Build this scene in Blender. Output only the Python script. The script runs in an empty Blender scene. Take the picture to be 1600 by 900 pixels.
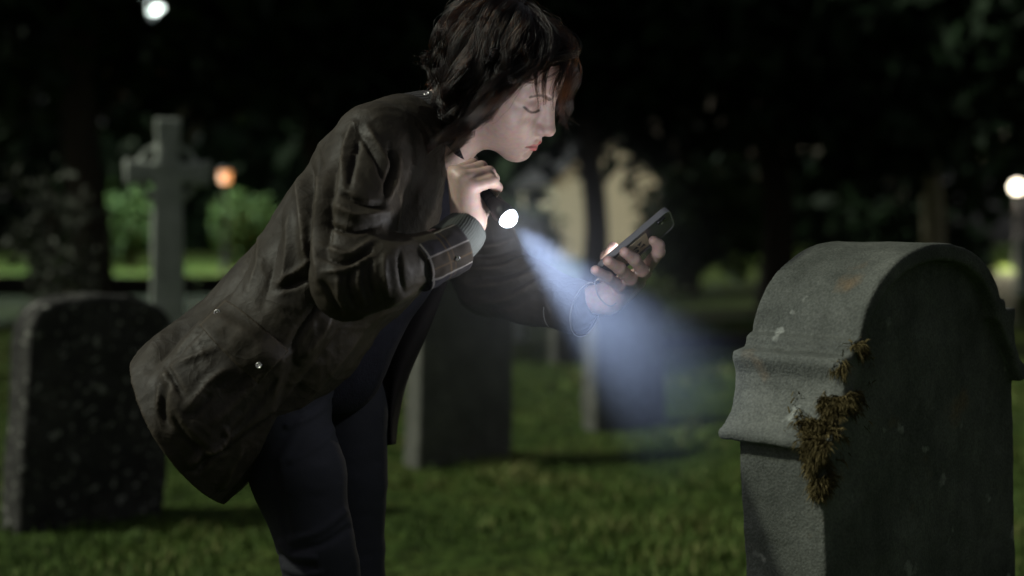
import bpy, bmesh, math, random
import numpy as np
from mathutils import Vector, Matrix

random.seed(7)
RNG = np.random.default_rng(7)
SC = bpy.context.scene
COL = SC.collection

# ------------------------------------------------------------------ camera
CAM_H = 1.03
FPX = 1600 * 50 / 36.0            # focal length in pixels of the 1600 px wide photograph
HORIZON = 380.0
PITCH = math.atan((450 - HORIZON) / FPX)
cam_d = bpy.data.cameras.new('camera')
cam_d.lens = 50; cam_d.sensor_width = 36; cam_d.clip_start = 0.05; cam_d.clip_end = 800
cam_d.dof.use_dof = True
cam_d.dof.focus_distance = 2.27
cam_d.dof.aperture_fstop = 1.8
cam_d.dof.aperture_blades = 9
cam = bpy.data.objects.new('camera', cam_d); COL.objects.link(cam)
cam.location = (0, 0, CAM_H); cam.rotation_euler = (math.pi / 2 - PITCH, 0, 0)
SC.camera = cam

# ------------------------------------------------------------------ night sky and the one key light
SUN_EL = math.radians(40); SUN_AZ = math.radians(-97)      # azimuth of the light source, from +Y clockwise towards +X
SKY_STRENGTH = 0.030
world = bpy.data.worlds.new('World'); SC.world = world; world.use_nodes = True
wn = world.node_tree.nodes; wl = world.node_tree.links
bg = wn['Background']
sky = wn.new('ShaderNodeTexSky'); sky.sky_type = 'NISHITA'; sky.sun_disc = False
sky.sun_elevation = SUN_EL; sky.sun_rotation = SUN_AZ
sky.dust_density = 4.0; sky.air_density = 1.0; sky.ozone_density = 1.0
whs = wn.new('ShaderNodeHueSaturation'); whs.inputs['Saturation'].default_value = 0.25
wl.new(sky.outputs[0], whs.inputs['Color']); wl.new(whs.outputs[0], bg.inputs['Color'])
bg.inputs['Strength'].default_value = SKY_STRENGTH
sun_d = bpy.data.lights.new('sun', 'SUN'); sun_d.energy = 2.0; sun_d.angle = math.radians(2.0)
sun_d.color = (0.96, 1.0, 0.83)
sun = bpy.data.objects.new('sun', sun_d); COL.objects.link(sun)
_sd = Vector((math.sin(SUN_AZ) * math.cos(SUN_EL), math.cos(SUN_AZ) * math.cos(SUN_EL), math.sin(SUN_EL)))
sun.rotation_euler = _sd.to_track_quat('Z', 'Y').to_euler(); sun.location = _sd * 30

vs = SC.view_settings
vs.view_transform = 'Standard'; vs.look = 'None'; vs.exposure = 0.0; vs.gamma = 1.0; vs.use_curve_mapping = False
SC.render.engine = 'CYCLES'
SC.cycles.use_denoising = True
SC.cycles.max_bounces = 5; SC.cycles.diffuse_bounces = 2; SC.cycles.glossy_bounces = 2
SC.cycles.transmission_bounces = 4; SC.cycles.transparent_max_bounces = 8; SC.cycles.volume_bounces = 0
SC.cycles.sample_clamp_indirect = 1.0; SC.cycles.sample_clamp_direct = 6.0; SC.cycles.use_light_tree = True
SC.cycles.volume_step_rate = 1.0

# ------------------------------------------------------------------ helpers
CP, SP = math.cos(PITCH), math.sin(PITCH)
def P(px, py, y):
    """the point at distance y (metres along +Y) that the photograph shows at pixel px, py"""
    a = (px - 800) / FPX; b = (450 - py) / FPX
    d = np.array([a, CP + b * SP, -SP + b * CP])
    return np.array([0, 0, CAM_H]) + d * (y / d[1])
def to_px(p):
    p = np.asarray(p, float); q = p - np.array([0, 0, CAM_H])
    f = q[..., 1] * CP - q[..., 2] * SP; u = q[..., 1] * SP + q[..., 2] * CP
    return np.stack([800 + FPX * q[..., 0] / f, 450 - FPX * u / f], -1)

def tag(o, label=None, cat=None, group=None, kind=None):
    if label: o['label'] = label
    if cat: o['category'] = cat
    if group: o['group'] = group
    if kind: o['kind'] = kind
    return o
def empty(name, loc=(0, 0, 0), rz=0.0, parent=None):
    o = bpy.data.objects.new(name, None); COL.objects.link(o); o.location = loc; o.rotation_euler[2] = rz
    o.empty_display_size = 0.1
    if parent: o.parent = parent
    return o
def mesh_obj(name, verts, faces, mat, parent=None, smooth=True, loc=None):
    me = bpy.data.meshes.new(name)
    verts = np.asarray(verts, np.float32)
    if isinstance(faces, np.ndarray) and faces.ndim == 2:
        n, k = faces.shape
        me.vertices.add(len(verts)); me.vertices.foreach_set('co', verts.ravel())
        me.loops.add(n * k); me.loops.foreach_set('vertex_index', faces.astype(np.int32).ravel())
        me.polygons.add(n); me.polygons.foreach_set('loop_start', np.arange(0, n * k, k, dtype=np.int32))
        me.update(calc_edges=True); me.validate()
    else:
        me.from_pydata([tuple(map(float, v)) for v in verts], [], [tuple(map(int, f)) for f in faces]); me.update()
    if smooth: me.polygons.foreach_set('use_smooth', np.ones(len(me.polygons), bool))
    o = bpy.data.objects.new(name, me); COL.objects.link(o)
    if mat: me.materials.append(mat)
    if loc is not None: o.location = loc
    if parent:
        o.parent = parent
    return o
def bm_obj(name, bm, mat, parent=None, smooth=False, loc=None):
    me = bpy.data.meshes.new(name); bm.normal_update(); bm.to_mesh(me); bm.free()
    if smooth: me.polygons.foreach_set('use_smooth', np.ones(len(me.polygons), bool))
    o = bpy.data.objects.new(name, me); COL.objects.link(o)
    if mat: me.materials.append(mat)
    if loc is not None: o.location = loc
    if parent: o.parent = parent
    return o
def smoothstep(a, b, x):
    t = np.clip((x - a) / (b - a), 0, 1); return t * t * (3 - 2 * t)
def _hash(i, j, k, s):
    n = (i * 374761393 + j * 668265263 + k * 2147483647 + s * 144665) & 0xFFFFFFFF
    n = ((n ^ (n >> 13)) * 1274126177) & 0xFFFFFFFF
    return ((n ^ (n >> 16)) & 0xFFFF) / 65535.0
def vnoise(p, seed=0):
    """value noise in -1..1 on points (N,3)"""
    p = np.asarray(p, float); f = np.floor(p).astype(np.int64); t = p - f; t = t * t * (3 - 2 * t)
    r = 0
    for dx in (0, 1):
        for dy in (0, 1):
            for dz in (0, 1):
                w = (t[:, 0] if dx else 1 - t[:, 0]) * (t[:, 1] if dy else 1 - t[:, 1]) * (t[:, 2] if dz else 1 - t[:, 2])
                r = r + w * _hash(f[:, 0] + dx, f[:, 1] + dy, f[:, 2] + dz, seed)
    return r * 2 - 1
def fbm(p, octv=3, seed=0):
    a, r = 1.0, 0
    for i in range(octv):
        r = r + a * vnoise(np.asarray(p) * 2 ** i, seed + i * 17); a *= 0.5
    return r
def crspline(pts, n):
    """Catmull-Rom through pts (M,k), n samples"""
    pts = np.asarray(pts, float); m = len(pts)
    e = np.vstack([2 * pts[0] - pts[1], pts, 2 * pts[-1] - pts[-2]])
    u = np.linspace(0, m - 1, n); i = np.minimum(u.astype(int), m - 2); t = (u - i)[:, None]
    p0, p1, p2, p3 = e[i], e[i + 1], e[i + 2], e[i + 3]
    return 0.5 * (2 * p1 + (p2 - p0) * t + (2 * p0 - 5 * p1 + 4 * p2 - p3) * t ** 2 + (3 * p1 - p0 - 3 * p2 + p3) * t ** 3)

def lathe(prof, nseg=24):
    """profile [(r, z)] turned round z"""
    V = []; F = []; m = len(prof)
    for r_, z_ in prof:
        for j in range(nseg):
            a = 2 * math.pi * j / nseg; V.append((r_ * math.cos(a), r_ * math.sin(a), z_))
    for i in range(m - 1):
        for j in range(nseg):
            F.append((i * nseg + j, i * nseg + (j + 1) % nseg, (i + 1) * nseg + (j + 1) % nseg, (i + 1) * nseg + j))
    F.append(tuple(range(nseg))[::-1]); F.append(tuple((m - 1) * nseg + j for j in range(nseg)))
    return V, F

# ---- signed-distance modelling: primitives are blended into one skin
class SDF:
    mg = 0.06                                   # reach of a primitive beyond its own bounds at the current grid size
    def __init__(self): self.ops = []
    def add(self, fn, lo, hi, k=0.0, op='u'):
        self.ops.append((fn, np.asarray(lo, float), np.asarray(hi, float), k, op)); return self
    def cone(self, a, b, ra, rb, k=0.01, op='u', S=None):
        a = np.asarray(a, float); b = np.asarray(b, float); ba = b - a; L = max(ba @ ba, 1e-12); r = max(ra, rb)
        def fn(p):
            q = p - a; t = np.clip(q @ ba / L, 0, 1)
            return np.linalg.norm(q - t[:, None] * ba, axis=1) - (ra + (rb - ra) * t)
        return self.add(fn, np.minimum(a, b) - r, np.maximum(a, b) + r, k, op)
    def chain(self, pts, rad, k=0.01, op='u'):
        for i in range(len(pts) - 1): self.cone(pts[i], pts[i + 1], rad[i], rad[i + 1], k, op)
        return self
    def ell(self, c, r, k=0.01, op='u', M=None):
        c = np.asarray(c, float); r = np.asarray(r, float); Mi = None if M is None else np.asarray(M, float)
        def fn(p):
            q = p - c
            if Mi is not None: q = q @ Mi
            k0 = np.linalg.norm(q / r, axis=1); k1 = np.linalg.norm(q / r ** 2, axis=1)
            return k0 * (k0 - 1) / np.maximum(k1, 1e-9)
        m = r.max(); return self.add(fn, c - m, c + m, k, op)
    def __call__(self, p):
        d = np.full(len(p), 1.0)
        for fn, lo, hi, k, op in self.ops:
            g_ = SDF.mg + k; l_ = lo - g_; h_ = hi + g_
            ix = np.nonzero((p[:, 0] > l_[0]) & (p[:, 0] < h_[0]))[0]
            if not len(ix): continue
            s_ = p[ix]; ix = ix[(s_[:, 1] > l_[1]) & (s_[:, 1] < h_[1]) & (s_[:, 2] > l_[2]) & (s_[:, 2] < h_[2])]
            if not len(ix): continue
            e = fn(p[ix]); c = d[ix]
            if op == 'u':
                if k > 0:
                    h = np.clip(0.5 + 0.5 * (c - e) / k, 0, 1); r = c + (e - c) * h - k * h * (1 - h)
                else: r = np.minimum(c, e)
            else:                                   # subtract
                if k > 0:
                    h = np.clip(0.5 - 0.5 * (c + e) / k, 0, 1); r = c + (-e - c) * h + k * h * (1 - h)
                else: r = np.maximum(c, -e)
            d[ix] = r
        return d
    def bounds(self):
        u = [o for o in self.ops if o[4] == 'u']
        return np.min([o[1] for o in u], 0) - .01, np.max([o[2] for o in u], 0) + .01

def sdf_mesh(f, lo, hi, h, newton=1):
    """surface nets on a sparse grid"""
    lo = np.asarray(lo, float); n0 = 16; h0 = h * n0
    dims = np.ceil((np.asarray(hi) - lo) / h0).astype(int) + 1
    g = np.stack(np.meshgrid(*[np.arange(d) for d in dims], indexing='ij'), -1).reshape(-1, 3) * n0
    s = n0
    off = np.stack(np.meshgrid([0, 1], [0, 1], [0, 1], indexing='ij'), -1).reshape(-1, 3)
    while True:
        SDF.mg = s * h * 1.1 + .022
        d = f(lo + (g + s / 2) * h)
        g = g[np.abs(d) < s * h * 1.05 + 0.0008]
        if s == 1: break
        s //= 2
        g = (g[:, None] + off[None] * s).reshape(-1, 3)
    D = dims * n0 + 2
    key = lambda c: (c[..., 0] * D[1] + c[..., 1]) * D[2] + c[..., 2]
    ck = key(g); o = np.argsort(ck); g = g[o]; ck = ck[o]
    corners = g[:, None] + off[None]; kk = key(corners)
    uk, inv = np.unique(kk.ravel(), return_inverse=True); inv = inv.reshape(kk.shape)
    pc = np.stack([uk // (D[1] * D[2]), (uk // D[2]) % D[1], uk % D[2]], -1)
    dv = f(lo + pc * h); dc = dv[inv]
    ins = dc < 0; act = ins.any(1) & ~ins.all(1)
    g = g[act]; ck = ck[act]; dc = dc[act]
    edges = [(a, b) for a in range(8) for b in range(a + 1, 8) if np.abs(off[a] - off[b]).sum() == 1]
    acc = np.zeros((len(g), 3)); cnt = np.zeros(len(g))
    for a, b in edges:
        m = (dc[:, a] < 0) != (dc[:, b] < 0)
        t = dc[m, a] / (dc[m, a] - dc[m, b])
        acc[m] += off[a] + t[:, None] * (off[b] - off[a]); cnt[m] += 1
    V = lo + (g + acc / cnt[:, None]) * h
    quads = []
    for ax in range(3):
        e = np.zeros(3, int); e[ax] = 1; u = np.zeros(3, int); u[(ax + 1) % 3] = 1; v = np.zeros(3, int); v[(ax + 2) % 3] = 1
        ia = 0; ib = [i for i in range(8) if (off[i] == e).all()][0]
        m = (dc[:, ia] < 0) != (dc[:, ib] < 0)
        base = g[m]; sgn = dc[m, ia] < 0
        q = []
        ok = np.ones(len(base), bool)
        for w in (0 * u, -u, -u - v, -v):
            kx = key(base + w); i = np.searchsorted(ck, kx); i = np.minimum(i, len(ck) - 1); ok &= ck[i] == kx; q.append(i)
        q = np.stack(q, 1); q[~sgn] = q[~sgn][:, ::-1]
        quads.append(q[ok])
    F = np.vstack(quads)
    for _ in range(newton):
        d, G = sdf_grad(f, V, h * 0.5)
        st = np.clip(d, -h, h)
        V = V - G * (st / np.maximum((G * G).sum(1), 0.2))[:, None]
    return V, F
def sdf_grad(f, V, e):
    G = np.zeros_like(V); d = 0
    for t in ((1, -1, -1), (-1, -1, 1), (-1, 1, -1), (1, 1, 1)):
        t = np.array(t, float); v = f(V + t * e); G += t * v[:, None]; d = d + v
    return d / 4, G / (4 * e)

# ---- node materials
def new_mat(name):
    m = bpy.data.materials.new(name); m.use_nodes = True
    n = m.node_tree.nodes; return m, n, m.node_tree.links, n['Principled BSDF']
def ramp(n, stops):
    r = n.new('ShaderNodeValToRGB'); cr = r.color_ramp
    while len(cr.elements) < len(stops): cr.elements.new(0.5)
    for e, (p, c) in zip(cr.elements, stops): e.position = p; e.color = (*c, 1) if len(c) == 3 else c
    return r
def noise_mat(name, cols, scale=8, rough=0.8, bump=0.2, bscale=60, dist=0.02, spec=0.3, detail=6, stretch=None):
    m, n, l, b = new_mat(name)
    tc = n.new('ShaderNodeTexCoord'); src = tc.outputs['Object']
    if stretch:
        mp = n.new('ShaderNodeMapping'); mp.inputs['Scale'].default_value = stretch; l.new(src, mp.inputs[0]); src = mp.outputs[0]
    t = n.new('ShaderNodeTexNoise'); t.inputs['Scale'].default_value = scale; t.inputs['Detail'].default_value = detail
    t.inputs['Roughness'].default_value = 0.65
    l.new(src, t.inputs['Vector'])
    r = ramp(n, [(0.28 + 0.44 * i / max(1, len(cols) - 1), c) for i, c in enumerate(cols)])
    l.new(t.outputs[0], r.inputs[0]); l.new(r.outputs[0], b.inputs['Base Color'])
    b.inputs['Roughness'].default_value = rough; b.inputs['Specular IOR Level'].default_value = spec
    if bump:
        t2 = n.new('ShaderNodeTexNoise'); t2.inputs['Scale'].default_value = bscale; t2.inputs['Detail'].default_value = 5
        l.new(src, t2.inputs['Vector'])
        bp = n.new('ShaderNodeBump'); bp.inputs['Strength'].default_value = bump; bp.inputs['Distance'].default_value = dist
        l.new(t2.outputs[0], bp.inputs['Height']); l.new(bp.outputs[0], b.inputs['Normal'])
    return m
def plain_mat(name, col, rough=0.5, metal=0.0, spec=0.5, emit=None, es=0.0):
    m, n, l, b = new_mat(name)
    b.inputs['Base Color'].default_value = (*col, 1); b.inputs['Roughness'].default_value = rough
    b.inputs['Metallic'].default_value = metal; b.inputs['Specular IOR Level'].default_value = spec
    if emit: b.inputs['Emission Color'].default_value = (*emit, 1); b.inputs['Emission Strength'].default_value = es
    return m
# ================================================================== GROUND
def gz(x, y):
    x = np.asarray(x, float); y = np.asarray(y, float)
    p = np.stack([x, y, 0 * x], -1).reshape(-1, 3)
    b_ = .030 * vnoise(p * .55, 3) + .012 * vnoise(p * 1.7, 4)
    far = np.clip((y.ravel() - 13) / 30, 0, 1)
    return (b_ * np.clip(1 - np.abs(y.ravel() - 2.3) * 0, 0, 1) + .52 * far ** 1.3).reshape(x.shape)
ys = np.concatenate([np.linspace(-3, 16, 160), np.linspace(16.4, 60, 90), np.geomspace(61, 420, 30)])
xs_ = np.concatenate([-np.geomspace(300, 9, 26), np.linspace(-8.7, 8.7, 140), np.geomspace(9, 300, 26)])
gx, gy = np.meshgrid(xs_, ys, indexing='ij')
gzv = gz(gx, gy)
V = np.stack([gx, gy, gzv], -1).reshape(-1, 3); nx_, ny_ = gx.shape
ii, jj = np.meshgrid(np.arange(nx_ - 1), np.arange(ny_ - 1), indexing='ij'); a = (ii * ny_ + jj).ravel()
m_ground, n, l, b = new_mat('turf')
tc = n.new('ShaderNodeTexCoord')
t1 = n.new('ShaderNodeTexNoise'); t1.inputs['Scale'].default_value = 1.1; t1.inputs['Detail'].default_value = 8; t1.inputs['Roughness'].default_value = .7; l.new(tc.outputs['Object'], t1.inputs['Vector'])
r = ramp(n, [(.30, (.024, .040, .009)), (.47, (.046, .078, .016)), (.60, (.072, .098, .022)), (.74, (.095, .085, .034))]); l.new(t1.outputs[0], r.inputs[0])
t2 = n.new('ShaderNodeTexNoise'); t2.inputs['Scale'].default_value = 14; t2.inputs['Detail'].default_value = 6; l.new(tc.outputs['Object'], t2.inputs['Vector'])
r2 = ramp(n, [(.35, (.35, .35, .35)), (.65, (1.15, 1.15, 1.15))]); l.new(t2.outputs[0], r2.inputs[0])
mx = n.new('ShaderNodeMix'); mx.data_type = 'RGBA'; mx.blend_type = 'MULTIPLY'; mx.inputs[0].default_value = .9; l.new(r.outputs[0], mx.inputs[6]); l.new(r2.outputs[0], mx.inputs[7])
l.new(mx.outputs[2], b.inputs['Base Color']); b.inputs['Roughness'].default_value = .95; b.inputs['Specular IOR Level'].default_value = .1
bp = n.new('ShaderNodeBump'); bp.inputs['Strength'].default_value = .8; bp.inputs['Distance'].default_value = .06; l.new(t2.outputs[0], bp.inputs['Height']); l.new(bp.outputs[0], b.inputs['Normal'])
ground = mesh_obj('ground', V, np.stack([a, a + ny_, a + ny_ + 1, a + 1], 1), m_ground)
tag(ground, kind='structure', label='short churchyard turf with worn yellow patches')

# grass blades: one uncountable mass
def make_grass():
    rng = np.random.default_rng(3)
    N = 165000
    y = 3.2 + (rng.random(N) ** 1.35) * 13.5
    x = (rng.random(N) * 2 - 1) * (y * .60 + .5)
    near_st = rng.random(N) < .06
    p = np.stack([x, y, 0 * x], 1)
    clump = fbm(p * np.array([1.8, 1.8, 1]), 3, 50); fine = fbm(p * 6, 2, 60)
    keep = rng.random(N) < .55 + .5 * clump; x, y, clump, fine = x[keep], y[keep], clump[keep], fine[keep]; N = len(x)
    h = (.022 + .022 * np.clip(clump + .4 * fine + .35, 0, 1.6)) * rng.uniform(.6, 1.4, N)
    w = (.0022 + .0007 * (y - 3)) * rng.uniform(.8, 1.4, N)
    a_ = rng.uniform(0, 2 * math.pi, N); lean = rng.uniform(.1, .9, N) * h; la = rng.uniform(0, 2 * math.pi, N)
    z = gz(x, y) - .004; base = np.stack([x, y, z], 1); wd = np.stack([np.cos(a_), np.sin(a_), 0 * a_], 1) * w[:, None]
    ld = np.stack([np.cos(la), np.sin(la), 0 * la], 1) * lean[:, None]; up = np.array([0, 0, 1.0])
    V = np.stack([base - wd, base + wd, base + wd * .8 + ld * .35 + up * h[:, None] * .6, base - wd * .8 + ld * .35 + up * h[:, None] * .6, base + ld + up * h[:, None]], 1).reshape(-1, 3)
    k = np.arange(N) * 5
    F = np.vstack([np.stack([k, k + 1, k + 2], 1), np.stack([k, k + 2, k + 3], 1), np.stack([k + 3, k + 2, k + 4], 1)])
    t = np.clip(.5 + .35 * clump + .3 * rng.normal(size=N) * .6, 0, 1)
    cA, cB, cC = np.array([.045, .082, .016]), np.array([.095, .155, .032]), np.array([.185, .190, .065])
    c = np.where(t[:, None] < .6, cA + (cB - cA) * (t[:, None] / .6), cB + (cC - cB) * ((t[:, None] - .6) / .4))
    m, n, l, b = new_mat('grass_blade'); at = n.new('ShaderNodeAttribute'); at.attribute_name = 'blade'; l.new(at.outputs['Color'], b.inputs['Base Color'])
    b.inputs['Roughness'].default_value = .7; b.inputs['Specular IOR Level'].default_value = .2
    o = mesh_obj('grass', V, F, m, smooth=False)
    ca_ = o.data.color_attributes.new('blade', 'FLOAT_COLOR', 'POINT'); cc = np.repeat(np.hstack([c, np.ones((N, 1))]), 5, 0); ca_.data.foreach_set('color', cc.astype(np.float32).ravel())
    tag(o, 'short uneven grass growing between the gravestones', 'grass', kind='stuff')
make_grass()

# ================================================================== GRAVESTONES
def poly_sdf2(p, poly):
    poly = np.asarray(poly, float); d = np.full(len(p), 1e9); s = np.ones(len(p))
    for i in range(len(poly)):
        a, b_ = poly[i], poly[i - 1]; e = b_ - a; w = p - a
        t = np.clip(w @ e / (e @ e), 0, 1); bb = w - t[:, None] * e; d = np.minimum(d, (bb * bb).sum(1))
        c1 = p[:, 1] >= a[1]; c2 = p[:, 1] < b_[1]; c3 = e[0] * w[:, 1] > e[1] * w[:, 0]
        s[(c1 & c2 & c3) | (~c1 & ~c2 & ~c3)] *= -1
    return s * np.sqrt(d)
def slab(poly, t, rnd=.008, taper=0.0):
    """an upright stone slab with the outline poly (x, z), thickness t, worn arrises"""
    poly = np.asarray(poly, float)
    def fn(p):
        d2 = poly_sdf2(p[:, [0, 2]], poly) + rnd; dy = np.abs(p[:, 1]) - (t / 2 - rnd)
        q = np.stack([np.maximum(d2, 0), np.maximum(dy, 0)], 1); return np.linalg.norm(q, axis=1) + np.minimum(np.maximum(d2, dy), 0) - rnd
    lo = np.array([poly[:, 0].min(), -t / 2, poly[:, 1].min()]); hi = np.array([poly[:, 0].max(), t / 2, poly[:, 1].max()])
    return fn, lo, hi
def stone_mat(name, cols, scale=6, spots=(.30, .32, .26), spot_amt=.62, bump=.5, orange=False, streak=True):
    m, n, l, b = new_mat(name)
    tc = n.new('ShaderNodeTexCoord'); o_ = tc.outputs['Object']
    t = n.new('ShaderNodeTexNoise'); t.inputs['Scale'].default_value = scale; t.inputs['Detail'].default_value = 9; t.inputs['Roughness'].default_value = .72; l.new(o_, t.inputs['Vector'])
    r = ramp(n, [(.30 + .40 * i / (len(cols) - 1), c) for i, c in enumerate(cols)]); l.new(t.outputs[0], r.inputs[0]); c_ = r.outputs[0]
    def mixin(c_, fac, col):
        k = n.new('ShaderNodeMix'); k.data_type = 'RGBA'; l.new(fac, k.inputs[0]); l.new(c_, k.inputs[6]); k.inputs[7].default_value = (*col, 1); return k.outputs[2]
    if streak:
        mp = n.new('ShaderNodeMapping'); mp.inputs['Scale'].default_value = (9, 9, 1.3); l.new(o_, mp.inputs[0])
        ts = n.new('ShaderNodeTexNoise'); ts.inputs['Scale'].default_value = 1.6; ts.inputs['Detail'].default_value = 5; l.new(mp.outputs[0], ts.inputs['Vector'])
        rs = ramp(n, [(.50, (0, 0, 0)), (.80, (.45, .45, .45))]); l.new(ts.outputs[0], rs.inputs[0]); c_ = mixin(c_, rs.outputs[0], tuple(x * .38 for x in cols[0]))
    v = n.new('ShaderNodeTexNoise'); v.inputs['Scale'].default_value = scale * 4.5; v.inputs['Detail'].default_value = 3; l.new(o_, v.inputs['Vector'])
    rv = ramp(n, [(spot_amt, (0, 0, 0)), (spot_amt + .06, (.85, .85, .85))]); l.new(v.outputs[0], rv.inputs[0]); c_ = mixin(c_, rv.outputs[0], spots)
    if orange:
        v2 = n.new('ShaderNodeTexNoise'); v2.inputs['Scale'].default_value = scale * 1.9; v2.inputs['Detail'].default_value = 6; l.new(o_, v2.inputs['Vector'])
        rv2 = ramp(n, [(.66, (0, 0, 0)), (.80, (.5, .5, .5))]); l.new(v2.outputs[0], rv2.inputs[0]); c_ = mixin(c_, rv2.outputs[0], (.26, .15, .055))
    g = n.new('ShaderNodeTexNoise'); g.inputs['Scale'].default_value = 260; g.inputs['Detail'].default_value = 3; l.new(o_, g.inputs['Vector'])
    rg = ramp(n, [(.3, (.62, .62, .62)), (.7, (1.25, 1.25, 1.25))]); l.new(g.outputs[0], rg.inputs[0])
    k = n.new('ShaderNodeMix'); k.data_type = 'RGBA'; k.blend_type = 'MULTIPLY'; k.inputs[0].default_value = .8; l.new(c_, k.inputs[6]); l.new(rg.outputs[0], k.inputs[7])
    l.new(k.outputs[2], b.inputs['Base Color']); b.inputs['Roughness'].default_value = .88; b.inputs['Specular IOR Level'].default_value = .25
    ad = n.new('ShaderNodeMath'); ad.operation = 'ADD'; l.new(g.outputs[0], ad.inputs[0]); l.new(v.outputs[0], ad.inputs[1])
    bp = n.new('ShaderNodeBump'); bp.inputs['Strength'].default_value = bump; bp.inputs['Distance'].default_value = .005; l.new(ad.outputs[0], bp.inputs['Height']); l.new(bp.outputs[0], b.inputs['Normal'])
    return m
def arc(cx, cz, rx, rz, a0, a1, n=14):
    return [(cx + rx * math.cos(math.radians(a0 + (a1 - a0) * k / n)), cz + rz * math.sin(math.radians(a0 + (a1 - a0) * k / n))) for k in range(n + 1)]
def erode(v, nrm, amp, fr, seed):
    return v + nrm * (amp * fbm(v * fr, 4, seed) - amp * .3 * (1 - np.abs(vnoise(v * fr * 2.5, seed + 5))) ** 4)[:, None]
def set_stone(o, px, depth, yaw, tilt_x=0.0, tilt_y=0.0, sink=0.0):
    p = P(px, 500, depth); g = float(gz(np.array([p[0]]), np.array([depth]))[0])
    o.location = (p[0], depth, g - sink); o.rotation_euler = (math.radians(tilt_x), math.radians(tilt_y), math.radians(yaw))
def sdf_stone(name, parts, h, mat, amp, fr, seed, parent=None):
    S_ = SDF()
    for (fn, lo, hi), k in parts: S_.add(fn, lo, hi, k)
    lo, hi = S_.bounds(); v, f = sdf_mesh(S_, lo, hi, h)
    SDF.mg = .03; _, g = sdf_grad(S_, v, h); g /= np.maximum(np.linalg.norm(g, axis=1), 1e-6)[:, None]
    return mesh_obj(name, erode(v, g, amp, fr, seed), f, mat, parent), S_
ALIGN = 42.0
# ---- the near stone with the moulded hood
m_near = stone_mat('near_stone', [(.040, .045, .037), (.092, .099, .085), (.168, .176, .152)], 4, (.27, .285, .25), .67, .38, True)
T_N = .150
body_poly = [(-.300, -.12), (-.300, .79)] + [(-.262, .855), (-.236, .880)] + arc(0, .880, .208, .133, 180, 0, 24) + [(.236, .880), (.262, .855), (.300, .79), (.300, -.12)]
outer = [(-.320, .768), (-.322, .782), (-.306, .790), (-.286, .806), (-.272, .834), (-.268, .864), (-.276, .888), (-.272, .898), (-.240, .900), (-.236, .915), (-.226, .920)]
hood = outer + arc(0, .898, .222, .138, 171, 9, 28) + [(-x, z_) for x, z_ in outer[::-1]] + [(.284, .768), (.262, .814), (.222, .872)] + arc(0, .880, .204, .128, 4, 176, 28) + [(-.222, .872), (-.262, .814), (-.284, .768)]
_w = lambda x: x * .96 * (1.09 if x > 0 else 1.0)
body_poly = [(_w(x), z_) for x, z_ in body_poly]; hood = [(_w(x), z_) for x, z_ in hood]
near_stone, NS = sdf_stone('gravestone', [(slab(body_poly, T_N, .006), 0), (slab(hood, T_N + .044, .003), .002)], .0045, m_near, .0020, 14, 5)
near_stone.location = (.644, 2.362, 0); near_stone.rotation_euler = (math.radians(1.0), math.radians(-6.0), math.radians(45))
tag(near_stone, 'large grey-green gravestone with arched moulded hood and moss, nearest on the right', 'gravestone', 'gravestones in the churchyard')
def make_moss():
    rng = np.random.default_rng(5); bpy.context.view_layer.update()
    Mi = np.array(near_stone.matrix_world.inverted()); c = []
    path = [(1343, 545, 10), (1332, 575, 18), (1322, 605, 26), (1300, 632, 34), (1285, 662, 36), (1280, 700, 24), (1280, 735, 17), (1282, 765, 9)]
    pp = crspline(path, 60)
    N = 15000; k = rng.integers(0, 60, N); off = rng.normal(0, .50, (N, 2)) * pp[k, 2:3]
    px_ = pp[k, :2] + off * np.array([1.0, 1.0]); m = fbm(np.stack([px_[:, 0] * .03, px_[:, 1] * .03, 0 * px_[:, 0]], 1), 3, 8) > .10; px_ = px_[m]
    # march rays on to the stone
    o = np.array([0, 0, CAM_H]); dirs = np.array([P(x, y, 1.0) for x, y in px_]) - o
    ol = Mi[:3, :3] @ o + Mi[:3, 3]; dl = dirs @ Mi[:3, :3].T; ln = np.linalg.norm(dl, axis=1); t = np.full(len(dl), 1.9)
    SDF.mg = .2
    for _ in range(40):
        d = NS(ol + dl * t[:, None]); t += np.clip(d, -.05, .08) * .8 / ln
    p = ol + dl * t[:, None]; ok = np.abs(NS(p)) < .004; p = p[ok]
    SDF.mg = .03; _, g = sdf_grad(NS, p, .003); g /= np.maximum(np.linalg.norm(g, axis=1), 1e-6)[:, None]
    N = len(p); L = rng.uniform(.005, .019, N); d = g * rng.uniform(.4, 1, N)[:, None] + rng.normal(0, .5, (N, 3)) + np.array([0, 0, -.45]); d /= np.linalg.norm(d, axis=1)[:, None]
    s = np.cross(d, rng.normal(size=(N, 3))); s /= np.linalg.norm(s, axis=1)[:, None]; w = rng.uniform(.0004, .0013, N)
    lift = g * (np.abs(fbm(p * 60, 2, 4)) * .008)[:, None]
    b0 = p + lift - g * .002
    V = np.stack([b0 - s * w[:, None], b0 + s * w[:, None], b0 + d * L[:, None] * .6 + s * w[:, None] * .9, b0 + d * L[:, None] * .6 - s * w[:, None] * .9, b0 + d * L[:, None] + np.array([0, 0, -.3]) * L[:, None]], 1).reshape(-1, 3)
    k = np.arange(N) * 5; F = np.vstack([np.stack([k, k + 1, k + 2], 1), np.stack([k, k + 2, k + 3], 1), np.stack([k + 3, k + 2, k + 4], 1)])
    m_ = noise_mat('moss', [(.030, .025, .010), (.085, .068, .028), (.19, .150, .065)], 55, .95, 0, 60, .02, .1)
    mo = mesh_obj('moss', V, F, m_, near_stone, False); mo['label'] = 'shaggy brown moss over the hood and corner'; mo['kind'] = 'stuff'
make_moss()

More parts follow.
